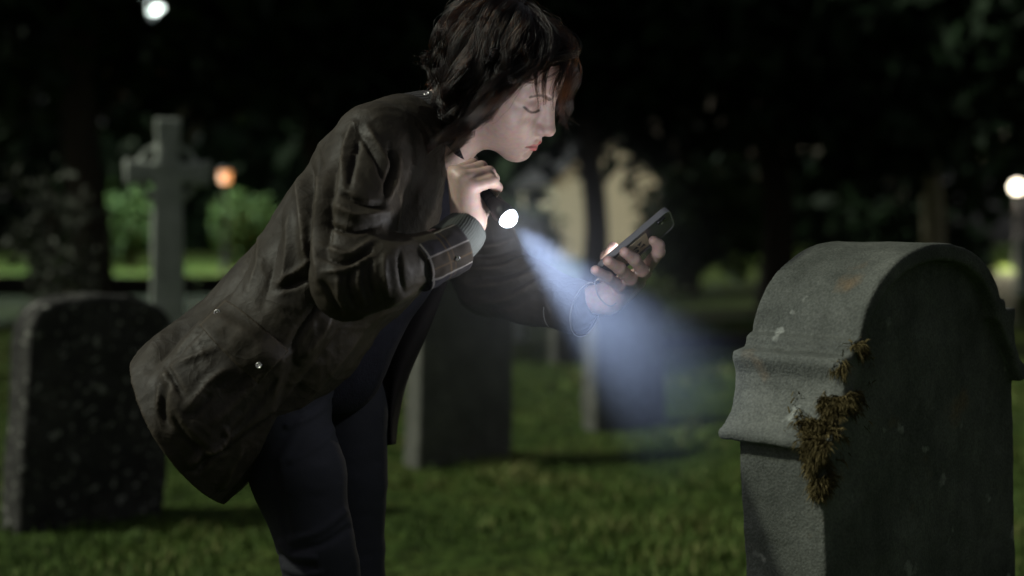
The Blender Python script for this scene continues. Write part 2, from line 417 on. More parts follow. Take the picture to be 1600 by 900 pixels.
# ---- the other stones, standing in rows with the same alignment
m_dark = stone_mat('dark_stone', [(.018, .0175, .016), (.042, .041, .037), (.085, .083, .074)], 7, (.34, .34, .30), .61, .5)
m_mid = stone_mat('mid_stone', [(.075, .076, .066), (.12, .122, .105), (.17, .17, .145)], 6, (.20, .21, .17), .68, .5)
m_pale = stone_mat('pale_stone', [(.28, .31, .27), (.38, .41, .36), (.50, .53, .47)], 5, (.36, .38, .33), .66, .5)
GRP = 'gravestones in the churchyard'
s, _ = sdf_stone('gravestone', [(slab([(-.285, -.25), (-.295, .70), (-.27, .77), (-.21, .80), (-.12, .815), (-.02, .832), (.07, .83), (.15, .815), (.21, .80), (.262, .765), (.288, .70), (.285, -.25)], .15, .014), 0)], .011, m_dark, .008, 7, 21)
set_stone(s, 128, 5.20, 45, 2.0, 4.0); tag(s, 'dark lichen-spotted gravestone leaning at the left edge of the picture', 'gravestone', GRP)
s, _ = sdf_stone('gravestone', [(slab([(-.27, -.2), (-.265, .74), (-.25, .80)] + arc(0, .80, .25, .12, 180, 0, 12)[1:-1] + [(.25, .80), (.265, .74), (.27, -.2)], .14, .010), 0)], .012, m_mid, .005, 8, 22)
set_stone(s, 716, 6.75, 36, 0.5, 1.0); tag(s, 'plain dark gravestone behind the person, under the far sleeve', 'gravestone', GRP)
s, _ = sdf_stone('gravestone', [(slab([(-.25, -.2), (-.245, .66), (-.22, .70)] + arc(0, .70, .22, .06, 180, 0, 10)[1:-1] + [(.22, .70), (.245, .66), (.25, -.2)], .15, .012), 0)], .013, m_mid, .006, 8, 23)
set_stone(s, 975, 8.0, 34, -1.0, 0.0); tag(s, 'broad gravestone seen through the torch beam', 'gravestone', GRP)
s, _ = sdf_stone('gravestone', [(slab([(-.14, -.15), (-.14, .30), (-.11, .35), (.0, .37), (.11, .35), (.14, .30), (.14, -.15)], .10, .012), 0)], .016, m_mid, .006, 9, 24)
set_stone(s, 882, 12.2, 40, 2, -3); tag(s, 'small low gravestone far behind the raised phone hand', 'gravestone', GRP)
s, _ = sdf_stone('gravestone', [(slab([(-.07, -.15), (-.06, .48), (0, .55), (.06, .48), (.07, -.15)], .09, .012), 0)], .018, m_pale, .006, 9, 25)
set_stone(s, 811, 14.5, 40, 0, 2); tag(s, 'narrow pale stone just below the far coat sleeve', 'gravestone', GRP)
s, _ = sdf_stone('gravestone', [(slab([(-.17, -.2), (-.16, .75)] + arc(0, .75, .16, .14, 180, 0, 10)[1:-1] + [(.16, .75), (.17, -.2)], .12, .015), 0)], .025, m_pale, .006, 6, 26)
set_stone(s, 1536, 27, 30); tag(s, 'pale round-topped headstone far beyond the mossy gravestone', 'gravestone', GRP)
s, _ = sdf_stone('gravestone', [(slab([(-.15, -.2), (-.15, .95), (-.07, 1.0), (.07, 1.0), (.15, .95), (.15, -.2)], .12, .015), 0)], .025, m_pale, .006, 6, 27)
set_stone(s, 1598, 25, 30); tag(s, 'pale headstone cut by the right edge of the picture', 'gravestone', GRP)
s, _ = sdf_stone('gravestone', [(slab([(-.20, -.2), (-.20, .50)] + arc(0, .50, .20, .16, 180, 0, 10)[1:-1] + [(.20, .50), (.20, -.2)], .12, .015), 0)], .025, m_pale, .006, 6, 28)
set_stone(s, 62, 26, 42); tag(s, 'pale rounded headstone far off behind the leafy sapling', 'gravestone', GRP)
# ---- ringed cross
def ringed_cross():
    sc_ = 1.0; zc = 1.455
    shaft, lo1, hi1 = slab([(-.115, -.3), (-.090, 1.30), (-.068, 1.60), (-.078, 1.78), (.078, 1.78), (.068, 1.60), (.090, 1.30), (.115, -.3)], .16, .012)
    arms, lo2, hi2 = slab([(-.25, zc - .078), (-.25, zc + .078), (-.10, zc + .062), (.10, zc + .062), (.25, zc + .078), (.25, zc - .078), (.10, zc - .062), (-.10, zc - .062)], .16, .012)
    def ring(p):
        r_ = np.hypot(p[:, 0], p[:, 2] - zc); return np.maximum(np.abs(r_ - .172) - .020, np.abs(p[:, 1]) - .045)
    base, lo3, hi3 = slab([(-.26, -.3), (-.24, .26), (.24, .26), (.26, -.3)], .42, .02); base2, lo4, hi4 = slab([(-.38, -.3), (-.36, .12), (.36, .12), (.38, -.3)], .60, .02)
    o, _ = sdf_stone('stone_cross', [((shaft, lo1, hi1), 0), ((arms, lo2, hi2), .01), ((ring, np.array([-.25, -.06, zc - .25]), np.array([.25, .06, zc + .25])), .01), ((base, lo3, hi3), .01), ((base2, lo4, hi4), .01)], .014, m_pale, .005, 8, 31)
    set_stone(o, 260, 8.5, 14, 0, .6); tag(o, 'tall pale stone cross with a ringed head, left of the person', 'stone cross')
ringed_cross()
# ================================================================== TREES, SHRUBS, LAMPS, HOUSE
def leaf_mat(name, c0, c1, trans=.15):
    m, n, l, b = new_mat(name); at = n.new('ShaderNodeAttribute'); at.attribute_name = 'leaf'
    r = ramp(n, [(0, c0), (1, c1)]); l.new(at.outputs['Fac'], r.inputs[0]); l.new(r.outputs[0], b.inputs['Base Color'])
    b.inputs['Roughness'].default_value = .65; b.inputs['Specular IOR Level'].default_value = .2
    return m
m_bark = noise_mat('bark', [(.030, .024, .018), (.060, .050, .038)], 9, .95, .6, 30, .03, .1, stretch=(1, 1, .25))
m_bark_lit = noise_mat('bark_lit_tone', [(.36, .31, .20), (.52, .45, .31)], 9, .95, .6, 30, .03, .1, stretch=(1, 1, .25))  # bark colour raised so the trunk looks lamplit
m_yew = leaf_mat('yew_leaf', (.005, .011, .006), (.020, .042, .017))
m_leaf = leaf_mat('broad_leaf', (.020, .040, .012), (.060, .105, .028))
m_grey = leaf_mat('grey_leaf', (.050, .055, .040), (.12, .13, .10))
def limb_mesh(branches, nseg=9):
    V, F = [], []
    for pts, r0, r1 in branches:
        c = crspline(pts, 10); t = np.gradient(c, axis=0); t /= np.linalg.norm(t, axis=1)[:, None]
        u = np.cross(t, np.array([.37, .51, .2])); u /= np.linalg.norm(u, axis=1)[:, None]; v = np.cross(t, u); k = len(V)
        for i in range(10):
            r_ = (r0 + (r1 - r0) * i / 9) * (1 + .35 * max(0, .25 - i / 9) * 4 * .3)
            for j_ in range(nseg):
                a_ = 2 * math.pi * j_ / nseg; rr = r_ * (1 + .12 * math.sin(3 * a_ + i) + .06 * math.sin(5 * a_ + 2 * i)); V.append(c[i] + rr * (u[i] * math.cos(a_) + v[i] * math.sin(a_)))
        F += [(k + i * nseg + j_, k + i * nseg + (j_ + 1) % nseg, k + (i + 1) * nseg + (j_ + 1) % nseg, k + (i + 1) * nseg + j_) for i in range(9) for j_ in range(nseg)]
    return np.array(V), np.array(F)
def leaves_mesh(rng, blobs, n, size):
    """leaf-sized faces gathered on sprays inside the volume of the blobs (centre, radii)"""
    vol = np.array([np.prod(b_[1]) for b_ in blobs]); k = rng.choice(len(blobs), n // 6, p=vol / vol.sum())
    d = rng.normal(size=(len(k), 3)); d /= np.linalg.norm(d, axis=1)[:, None]
    c = np.array([blobs[i][0] for i in k]); r_ = np.array([blobs[i][1] for i in k]); rad = rng.uniform(.35, 1.08, len(k)) ** .5
    sp = c + d * r_ * rad[:, None]; p = np.repeat(sp, 6, 0) + rng.normal(0, size * 1.1, (len(sp) * 6, 3)); N = len(p)
    a_ = rng.normal(size=(N, 3)); a_ /= np.linalg.norm(a_, axis=1)[:, None]; b_ = np.cross(a_, rng.normal(size=(N, 3))); b_ /= np.linalg.norm(b_, axis=1)[:, None]
    s = (size * rng.uniform(.6, 1.3, N))[:, None]
    V = np.stack([p - a_ * s, p + b_ * s * .45, p + a_ * s, p - b_ * s * .45], 1).reshape(-1, 3); q_ = np.arange(N) * 4
    return V, np.stack([q_, q_ + 1, q_ + 2, q_ + 3], 1), np.repeat(rng.random(N) * .6 + .4 * np.repeat(rng.random(len(sp)), 6), 4)
def tree(name, label, cat, loc, trunk_pts, r0, r1, blobs, n, size, lm, bmat, seed, group=None, limbs=6):
    rng = np.random.default_rng(seed); root = empty(name, loc); tag(root, label, cat, group)
    br = [(np.array(trunk_pts, float), r0, r1)]
    top = np.array(trunk_pts[-1], float); mid = np.array(trunk_pts[len(trunk_pts) // 2], float)
    for i in range(limbs):
        c, rr = blobs[i % len(blobs)]; e = np.array(c) + rng.normal(0, .3, 3) * np.array(rr); s = mid + (top - mid) * rng.random()
        br.append((np.array([s, s * .5 + e * .5 + np.array([0, 0, .12]) * np.linalg.norm(e - s), e]), r1 * rng.uniform(.5, .9), r1 * .15))
    v, f = limb_mesh(br); mesh_obj('trunk', v, f, bmat, root)
    if n:
        v, f, a_ = leaves_mesh(rng, blobs, n, size)
        if loc[1] < 36:                                            # a ragged gap in the branches where the street lamp shines through
            cen = v.reshape(-1, 4, 3).mean(1) + np.array(loc); q_ = to_px(cen)
            dd = np.hypot(q_[:, 0] - 243, (q_[:, 1] - 4) * 1.0) + 9 * vnoise(np.stack([q_[:, 0] * .08, q_[:, 1] * .08, 0 * q_[:, 0]], 1), 3)
            kp = np.repeat((dd > 34) | (rng.random(len(dd)) < .10), 4); v = v[kp]; a_ = a_[kp]; q4 = np.arange(len(v) // 4) * 4; f = np.stack([q4, q4 + 1, q4 + 2, q4 + 3], 1)
        o = mesh_obj('crown', v, f, lm, root, False)
        at = o.data.attributes.new('leaf', 'FLOAT', 'POINT'); at.data.foreach_set('value', a_.astype(np.float32))
    return root
def gpos(px, depth):
    p = P(px, 400, depth); return (p[0], depth, float(gz(np.array([p[0]]), np.array([float(depth)]))[0]) - .03)
def yew_blobs(rng, w, h, z0):
    out = []
    for i in range(9):
        a_ = rng.uniform(0, 6.28); rr = rng.uniform(.2, .75) * w
        out.append(((rr * math.cos(a_), rr * math.sin(a_) * .7, z0 + h * rng.uniform(.25, .8)), (w * rng.uniform(.35, .55), w * rng.uniform(.3, .5), h * rng.uniform(.22, .36))))
    return out
def yew(px, depth, w, h, z0, label, seed, n=6600, size=.20, r0=.26, loc=None, mat=None, bark=None):
    rng = np.random.default_rng(seed)
    return tree('yew_tree', label, 'tree', loc or gpos(px, depth), [(0, 0, -.1), (.05, 0, 1.2), (-.04, .05, 2.6), (.1, 0, z0 + h * .6)], r0, r0 * .45, yew_blobs(rng, w, h, z0), n, size, mat or m_yew, bark or m_bark, seed, 'dark trees round the churchyard')
yew(130, 13.5, 3.0, 4.6, 2.0, 'dark yew with thick black trunk standing left of the stone cross', 101, r0=.24)
yew(505, 17, 3.2, 5.0, 2.05, 'dark yew rising behind the bent back of the coat', 102)
yew(925, 18, 3.2, 5.2, 2.35, 'dark yew whose trunk stands in front of the cream house wall', 103, r0=.19)
yew(1210, 19, 3.0, 5.6, 1.75, 'dark low-hanging yew above the hood of the near gravestone', 104)
yew(1452, 21, 3.0, 5.0, 2.9, 'tree at the right, its trunk coloured pale as if lit, beyond the near gravestone', 105, r0=.21, bark=m_bark_lit)
yew(1690, 17, 3.2, 5.6, 2.0, 'dark yew overhanging the right edge of the picture', 106)
yew(140, 23, 3.6, 6.0, 2.5, 'far dark yew behind the thick black trunk at the left', 107, n=5400, size=.26)
yew(700, 25, 3.8, 6.4, 2.3, 'far dark yew behind the head of the person', 108, n=5400, size=.26)
yew(1070, 27, 3.8, 6.4, 1.6, 'far dark yew right of the cream house wall', 109, n=5400, size=.26)
yew(1400, 30, 4.2, 6.4, 2.2, 'far dark yew behind the tree with the lightened trunk', 110, n=5400, size=.30)
for k_, (x_, y_) in enumerate([(-9.0, 17.2), (-11.0, 21.5), (-13.5, 27.0)]):  # unseen yews added to keep the key light off the background
    yew(0, 0, 3.4, 9.5, 1.2, ['added unseen yew at the left shading the background, nearest', 'added unseen yew at the left shading the background, middle', 'added unseen yew at the left shading the background, farthest'][k_], 120 + k_, n=7200, size=.26, r0=.35, loc=(x_, y_, 0))
# low branches hanging round the trunk at centre right
def shrub(name, label, px, depth, w, h, n, size, lm, seed, cat='shrub', z0=.05, group='shrubs at the churchyard edge', stems=5):
    rng = np.random.default_rng(seed); blobs = [((rng.normal(0, .28) * w, rng.normal(0, .2) * w, z0 + h * rng.uniform(.3, .75)), (w * rng.uniform(.3, .5),) * 2 + (h * rng.uniform(.22, .34),)) for _ in range(7)]
    return tree(name, label, cat, gpos(px, depth), [(0, 0, -.05), (.02, 0, h * .3), (-.02, .02, h * .6), (0, 0, h * .85)], w * .07, w * .02, blobs, n, size, lm, m_bark, seed, group, stems)
shrub('sapling', 'thin grey-leaved sapling standing behind the left gravestone', 82, 9.6, .42, 1.72, 900, .045, m_grey, 201, 'sapling', group=None)
shrub('bush', 'rounded bush lit bright green beside the cross shaft', 205, 37, 1.1, 2.4, 2600, .11, m_leaf, 202)
shrub('bush', 'green bush under the orange lantern', 372, 37, .9, 1.9, 2200, .11, m_leaf, 203)
shrub('bush', 'dark green bush beyond the raised phone', 1085, 24, 1.3, 2.5, 2600, .13, m_leaf, 204)
shrub('bush', 'dark green bush left of the cream house wall', 800, 30, 1.4, 1.7, 2200, .13, m_leaf, 205)
shrub('bush', 'dark bush at the foot of the tree with the lightened trunk', 1390, 23, 1.6, 1.5, 2400, .12, m_yew, 206)
# far wood that closes the view
def wood():
    rng = np.random.default_rng(9); blobs = [((x + rng.normal(0, 1.5), 75 + rng.normal(0, 4), rng.uniform(2, 8)), (rng.uniform(4, 7), 3, rng.uniform(3, 5.5))) for x in np.linspace(-150, 150, 68)] + [((x + rng.normal(0, 1.5), 82 + rng.normal(0, 3), rng.uniform(9, 13)), (rng.uniform(5, 8), 3, rng.uniform(4, 6))) for x in np.linspace(-150, 150, 50)]
    v, f, a_ = leaves_mesh(rng, blobs, 72000, 1.0); o = mesh_obj('wood', v, f, m_yew, None, False); at = o.data.attributes.new('leaf', 'FLOAT', 'POINT'); at.data.foreach_set('value', a_.astype(np.float32))
    tag(o, 'unlit wood closing the view behind the churchyard', 'wood', kind='stuff')
wood()
# low wall along the far side of the turf
def low_wall(px0, px1, d0, d1, h, label, mat, seed):
    a, b_ = P(px0, 400, d0), P(px1, 400, d1); L = math.hypot(b_[0] - a[0], d1 - d0); rng = np.random.default_rng(seed)
    root = empty('low_wall', gpos(px0, d0), math.atan2(d1 - d0, b_[0] - a[0])); tag(root, label, 'wall')
    me = None; x = 0.0
    while x < L:
        w = rng.uniform(.5, .8); bm = bmesh.new(); bmesh.ops.create_cube(bm, size=1)
        for v in bm.verts: v.co = Vector((v.co.x * (w - .015), v.co.y * .32, v.co.z * h * rng.uniform(.97, 1.03) + h / 2 - .05))
        bmesh.ops.bevel(bm, geom=bm.edges[:], offset=.015, segments=1, affect='EDGES')
        yy = float(gz(np.array([root.location.x + (x) * math.cos(root.rotation_euler[2])]), np.array([d0 + x * math.sin(root.rotation_euler[2])]))[0]) - root.location.z
        bm_obj('block', bm, mat, root, False, (x + w / 2, rng.normal(0, .008), yy)); x += w
low_wall(1010, 1480, 13.2, 14.6, .20, 'low dark stone kerb crossing the turf behind the near gravestone', m_dark, 1)
low_wall(-60, 420, 24, 25, .38, 'low dark stone wall in front of the lit lawn at the left', m_dark, 2)
# ---- cream house
m_cream = noise_mat('cream_render', [(.50, .45, .33), (.60, .54, .41)], 3, .9, .3, 30, .01); m_slate = noise_mat('slate', [(.03, .03, .035), (.06, .06, .065)], 8, .7, .3, 40, .01)
def house():
    root = empty('house', gpos(948, 46), math.radians(16)); tag(root, 'cream rendered cottage glowing behind the dark tree trunk', 'house')
    bm = bmesh.new(); w, d, h, g = 1.75, 4.0, 2.55, 4.1
    prof = [(-w, 0), (w, 0), (w, h), (0, g), (-w, h)]
    fr_ = [bm.verts.new((x, 0, z_)) for x, z_ in prof]; bk = [bm.verts.new((x, d, z_)) for x, z_ in prof]
    bm.faces.new(fr_[::-1][::-1]); bm.faces.new(bk[::-1])
    for i in range(5): bm.faces.new((fr_[i], bk[i], bk[(i + 1) % 5], fr_[(i + 1) % 5]))
    bmesh.ops.recalc_face_normals(bm, faces=bm.faces); bm_obj('wall', bm, m_cream, root)
    for s in (-1, 1):
        bm = bmesh.new(); t = .12; e = .25
        pr = [(s * (w + e), h - e * (g - h) / w), (0, g), (0, g + t), (s * (w + e), h - e * (g - h) / w + t)]
        A = [bm.verts.new((x, -e, z_ + .03)) for x, z_ in pr]; B_ = [bm.verts.new((x, d + e, z_ + .03)) for x, z_ in pr]
        bm.faces.new(A); bm.faces.new(B_[::-1])
        for i in range(4): bm.faces.new((A[i], B_[i], B_[(i + 1) % 4], A[(i + 1) % 4]))
        bmesh.ops.recalc_face_normals(bm, faces=bm.faces); bm_obj('roof', bm, m_slate, root)
house()
# ---- lamps that are lit in the picture
m_iron = plain_mat('lamp_iron', (.02, .02, .022), .5, .6)
def lamp(label, px, py, depth, globe_r, col, es, watts, shape='globe', name='street_lamp'):
    p = P(px, py, depth); g = gpos(px, depth); root = empty(name, g); tag(root, label, 'lamp')
    hz = p[2] - g[2]; V, F = lathe([(.13, 0), (.13, .05), (.09, .10), (.075, .5), (.05, .56), (.045, hz - globe_r - .12), (.07, hz - globe_r - .08), (.05, hz - globe_r - .01)], 14); mesh_obj('post', V, F, m_iron, root)
    mg_ = plain_mat('lit_glass_%d' % px, (.8, .8, .8), .3, 0, .5, col, es)
    mg_.cycles.emission_sampling = 'NONE'                     # the point light inside does the lighting
    if shape == 'globe':
        V, F = lathe([(globe_r * math.sin(a_), globe_r * -math.cos(a_)) for a_ in np.linspace(.25, 2.95, 12)], 18)
        V2, F2 = lathe([(globe_r * .5, globe_r), (globe_r * .35, globe_r + .05), (.01, globe_r + .10)], 12)
    else:
        r_ = globe_r; V, F = lathe([(r_ * .82, -r_), (r_ * .9, -r_ * .9), (r_ * 1.15, r_ * .8), (r_ * 1.1, r_)], 4); V2, F2 = lathe([(r_ * 1.4, r_), (r_ * .9, r_ * 1.5), (r_ * .2, r_ * 1.8)], 4)
    o = mesh_obj('globe', V, F, mg_, root, shape == 'globe', (0, 0, hz)); o.visible_shadow = True
    mesh_obj('cap', V2, F2, m_iron, root, False, (0, 0, hz))
    ld = bpy.data.lights.new('lamp_light', 'POINT'); ld.energy = watts; ld.color = col; ld.shadow_soft_size = globe_r * 1.1
    lo_ = bpy.data.objects.new('lamp_light', ld); COL.objects.link(lo_); lo_.parent = root; lo_.location = (0, 0, hz - globe_r * 1.6)
    return root
lamp('tall street lamp glaring white through the branches at top left', 243, 4, 34, .25, (.86, 1.0, .93), 14, 5500)
lamp('small orange lantern glowing beside the ringed cross', 352, 277, 34, .125, (1.0, .36, .10), 1.3, 150, 'lantern', 'lantern')
lamp('warm white lamp glowing at the right edge of the picture', 1588, 292, 36, .16, (1.0, .86, .66), 9, 3600)
# ---- breath hanging in the cold air round the torch and the raised hand
def mist():
    a_, b_ = P(750, 290, 2.22), P(1100, 720, 1.78); cc = (a_ + b_) / 2; ax = Vector(b_ - a_).normalized(); hl_ = np.linalg.norm(b_ - a_) / 2
    V, F = lathe([(math.sin(t), -math.cos(t)) for t in np.linspace(.06, math.pi - .06, 20)], 32)
    hl_ *= 1.15
    m = bpy.data.materials.new('mist'); m.use_nodes = True; n = m.node_tree.nodes; n.clear()
    o_ = n.new('ShaderNodeOutputMaterial'); vo = n.new('ShaderNodeVolumePrincipled'); vo.inputs['Color'].default_value = (.9, .93, 1, 1); vo.inputs['Density'].default_value = MIST; vo.inputs['Anisotropy'].default_value = 0.0
    ge = n.new('ShaderNodeNewGeometry'); ds = n.new('ShaderNodeVectorMath'); ds.operation = 'DISTANCE'; m.node_tree.links.new(ge.outputs['Position'], ds.inputs[0]); ds.inputs[1].default_value = tuple(P(800, 345, 2.14))
    mr = n.new('ShaderNodeMapRange'); mr.interpolation_type = 'SMOOTHSTEP'; mr.inputs[1].default_value = 0.0; mr.inputs[2].default_value = .72; mr.inputs[3].default_value = MIST; mr.inputs[4].default_value = 0.0; m.node_tree.links.new(ds.outputs['Value'], mr.inputs[0])
    nz = n.new('ShaderNodeTexNoise'); nz.inputs['Scale'].default_value = 7; nz.inputs['Detail'].default_value = 2; m.node_tree.links.new(ge.outputs['Position'], nz.inputs['Vector'])
    mu = n.new('ShaderNodeMath'); mu.operation = 'MULTIPLY'; m.node_tree.links.new(mr.outputs[0], mu.inputs[0])
    ma = n.new('ShaderNodeMath'); ma.operation = 'MULTIPLY_ADD'; ma.inputs[1].default_value = 1.4; ma.inputs[2].default_value = .3; m.node_tree.links.new(nz.outputs[0], ma.inputs[0]); m.node_tree.links.new(ma.outputs[0], mu.inputs[1])
    mh = n.new('ShaderNodeMapRange'); mh.interpolation_type = 'SMOOTHERSTEP'; mh.inputs[1].default_value = 0.0; mh.inputs[2].default_value = .075; mh.inputs[3].default_value = MIST * 16; mh.inputs[4].default_value = 0.0; m.node_tree.links.new(ds.outputs['Value'], mh.inputs[0])  # extra density at the lens, added to imitate glare round it
    mj = n.new('ShaderNodeMath'); mj.operation = 'ADD'; m.node_tree.links.new(mu.outputs[0], mj.inputs[0]); m.node_tree.links.new(mh.outputs[0], mj.inputs[1]); mu = mj
    tcm = n.new('ShaderNodeTexCoord'); le = n.new('ShaderNodeVectorMath'); le.operation = 'LENGTH'; m.node_tree.links.new(tcm.outputs['Object'], le.inputs[0])
    me_ = n.new('ShaderNodeMapRange'); me_.interpolation_type = 'SMOOTHERSTEP'; me_.inputs[1].default_value = .15; me_.inputs[2].default_value = .97; me_.inputs[3].default_value = 1.0; me_.inputs[4].default_value = 0.0; m.node_tree.links.new(le.outputs['Value'], me_.inputs[0])
    mk = n.new('ShaderNodeMath'); mk.operation = 'MULTIPLY'; m.node_tree.links.new(mu.outputs[0], mk.inputs[0]); m.node_tree.links.new(me_.outputs[0], mk.inputs[1]); mu = mk
    m.node_tree.links.new(mu.outputs[0], vo.inputs['Density'])
    m.node_tree.links.new(vo.outputs[0], o_.inputs['Volume'])
    m.cycles.volume_sampling = 'EQUIANGULAR'
    o = mesh_obj('mist', V, F, m)
    o.matrix_world = Matrix.Translation(Vector(cc)) @ ax.to_track_quat('Z', 'Y').to_matrix().to_4x4() @ Matrix.Diagonal((.34, .34, hl_, 1))
    tag(o, 'breath mist lit blue by the torch beam', 'mist', kind='stuff')
MIST = .070
mist()
# ================================================================== PERSON
D0 = 2.35
# ---- head, in its own axes (x forward, y to the left, z up, eye line at z = 0)
def head_sdf():
    H = SDF()
    H.ell((-.018, 0, .026), (.092, .072, .080), 0)                       # cranium
    H.ell((.026, 0, -.030), (.060, .057, .080), .03)                     # face mass
    H.ell((.044, 0, .036), (.040, .054, .046), .03)                      # forehead
    for s in (-1, 1):
        H.cone((.004, s * .048, -.060), (.066, s * .012, -.096), .016, .013, .035)  # jaw
        H.ell((.044, s * .044, -.026), (.024, .017, .019), .03)          # cheekbone
        H.ell((.056, s * .032, -.050), (.024, .022, .026), .025)         # cheek
        H.cone((.080, s * .010, .014), (.060, s * .045, .012), .0080, .0075, .016)  # brow
    H.ell((.074, 0, -.0955), (.0165, .020, .0150), .022)                  # chin
    H.ell((.071, 0, -.067), (.024, .030, .025), .022)                    # muzzle
    for s in (-1, 1):
        H.ell((.0905, s * .0325, -.0025), (.0140, .0180, .0120), .018, 's')     # eye hollow
        H.ell((.0655, s * .0320, -.0050), (.0145, .0170, .0130), .008)   # eyeball under its lid
        H.cone((.0770, s * .0195, -.0170), (.0690, s * .044, -.0155), .0050, .0046, .010)     # lower lid
    # nose
    H.cone((.074, 0, .004), (.0905, 0, -.040), .0080, .0125, .012)
    H.cone((.0835, 0, .010), (.1045, 0, -.035), .0064, .0085, .012)
    H.ell((.1060, 0, -.0405), (.0098, .0098, .0088), .006)
    for s in (-1, 1):
        H.ell((.0940, s * .0115, -.0435), (.0105, .0068, .0074), .006)
        H.ell((.1000, s * .0060, -.0515), (.0058, .0030, .0040), .002, 's')
    H.cone((.099, 0, -.049), (.0945, 0, -.058), .0042, .0044, .006)
    # lips
    for s in (-1, 1):
        H.chain([(.0790, s * .0255, -.0735), (.0890, s * .0145, -.0702), (.0945, s * .0045, -.0680), (.0942, 0, -.0688)], [.0026, .0046, .0056, .0052], .004)
        H.chain([(.0790, s * .0250, -.0755), (.0872, s * .0150, -.0795), (.0925, 0, -.0815)], [.0028, .0058, .0076], .004)
        H.chain([(.0855, s * .0255, -.0744), (.0958, s * .0135, -.0746), (.1010, 0, -.0743)], [.0010, .0014, .0014], .003, 's')
    H.cone((.0945, -.010, -.0905), (.0945, .010, -.0905), .0050, .0050, .010, 's')
    # ears
    for s in (-1, 1):
        H.ell((-.012, s * .074, -.012), (.016, .007, .030), .008)
        H.ell((-.008, s * .081, -.010), (.009, .005, .018), .004, 's')
    return H

HEAD_S = 1.06
def _rot(p, y, r):
    cp, sp, cy, sy, cr, sr = math.cos(p), math.sin(p), math.cos(y), math.sin(y), math.cos(r), math.sin(r)
    return np.array([[cy, -sy, 0], [sy, cy, 0], [0, 0, 1]]) @ np.array([[cp, 0, sp], [0, 1, 0], [-sp, 0, cp]]) @ np.array([[1, 0, 0], [0, cr, -sr], [0, sr, cr]])
HEAD_R = _rot(math.radians(34), math.radians(-19), math.radians(22))
HEAD_C = P(865, 211, 2.315) - HEAD_S * HEAD_R @ np.array([.116, 0, -.042])
HL = lambda p: (np.asarray(p) - HEAD_C) @ HEAD_R / HEAD_S          # world -> head
HW = lambda q: HEAD_C + HEAD_S * (np.asarray(q) @ HEAD_R.T)        # head -> world
HEADF = head_sdf()

# ---- phone frame (the left hand is built round it)
PH_L = .152; PH_W = .074; PH_T = .0085
PH_A = P(937, 418, 2.36)
ph_l = P(1044, 328, 2.37) - PH_A; ph_l /= np.linalg.norm(ph_l)
ph_w = np.array([.34, .90, -.27]); ph_w -= ph_l * (ph_w @ ph_l); ph_w /= np.linalg.norm(ph_w)
ph_n = np.cross(ph_w, ph_l); ph_n /= np.linalg.norm(ph_n)            # out of the back of the phone
if ph_n[1] > 0: ph_n = -ph_n
def PH(px, py, h):
    """point h metres above the back plane of the phone seen at px,py"""
    o = PH_A + ph_n * h; d = P(px, py, 1.0) - np.array([0, 0, CAM_H])
    c = np.array([0, 0, CAM_H]); t = ((o - c) @ ph_n) / (d @ ph_n)
    return c + d * t

# ---- skin: head, neck, trunk, arms and hands in one surface
SKIN = SDF()
_hb = HW(np.array([[x, y, z] for x in (-.13, .14) for y in (-.1, .1) for z in (-.14, .14)]))
SKIN.add(lambda p: HEADF(HL(p)) * HEAD_S, _hb.min(0), _hb.max(0), 0, 'u')
neck_b = P(655, 235, 2.36); neck_t = HW((-.030, 0, -.030))
SKIN.cone(neck_b, neck_t, .052, .050, .022)
SKIN.cone(P(690, 238, 2.345), HW((.008, 0, -.070)), .035, .034, .03)
SH_R = P(592, 232, 2.22); SH_L = P(680, 260, 2.50)
SKIN.cone(neck_b, P(600, 300, 2.36), .06, .10, .05)
SKIN.cone(P(600, 300, 2.36), P(480, 470, 2.35), .10, .09, .05)
SKIN.cone(P(480, 470, 2.35), P(490, 560, 2.35), .10, .10, .05)
SKIN.cone(neck_b, SH_R, .05, .045, .05); SKIN.cone(neck_b, SH_L, .05, .045, .05)
EL_R = P(548, 438, 2.08); WR_R = P(731, 356, 2.160)
EL_L = P(762, 440, 2.56); WR_L = P(944, 470, 2.425)
SKIN.chain([SH_R, EL_R, P(640, 410, 2.105), WR_R], [.045, .034, .030, .0235], .02)
SKIN.chain([SH_L, EL_L, P(860, 460, 2.49), WR_L], [.045, .034, .030, .0235], .02)
# right hand, closed round the torch
RW = P(733, 349, 2.165)
fr = {'index': [(735, 292, 2.148), (768, 283, 2.152), (776, 293, 2.172), (771, 303, 2.186)],
      'middle': [(723, 280, 2.150), (764, 270, 2.162), (771, 279, 2.184), (763, 290, 2.198)],
      'ring': [(714, 273, 2.160), (752, 261, 2.176), (758, 269, 2.198), (750, 281, 2.208)],
      'pinky': [(709, 271, 2.176), (739, 256, 2.192), (743, 263, 2.210), (737, 273, 2.218)]}
frr = {'index': [.0120, .0098, .0088, .0074], 'middle': [.0120, .0100, .0090, .0076], 'ring': [.0116, .0094, .0085, .0072], 'pinky': [.0105, .0084, .0076, .0066]}
for fn_, pts in fr.items():
    w = [P(*q) for q in pts]
    SKIN.cone(RW + (w[0] - RW) * .08, w[0], .0185, frr[fn_][0], .016)
for fn_, pts in fr.items():
    w = [P(*q) for q in pts]
    SKIN.ell(w[0], (.0122,) * 3, .004)
    SKIN.chain(w, frr[fn_], .0035)
SKIN.chain([RW, P(748, 325, 2.182), P(762, 306, 2.203), P(768, 291, 2.212)], [.018, .0155, .0105, .008], .012)
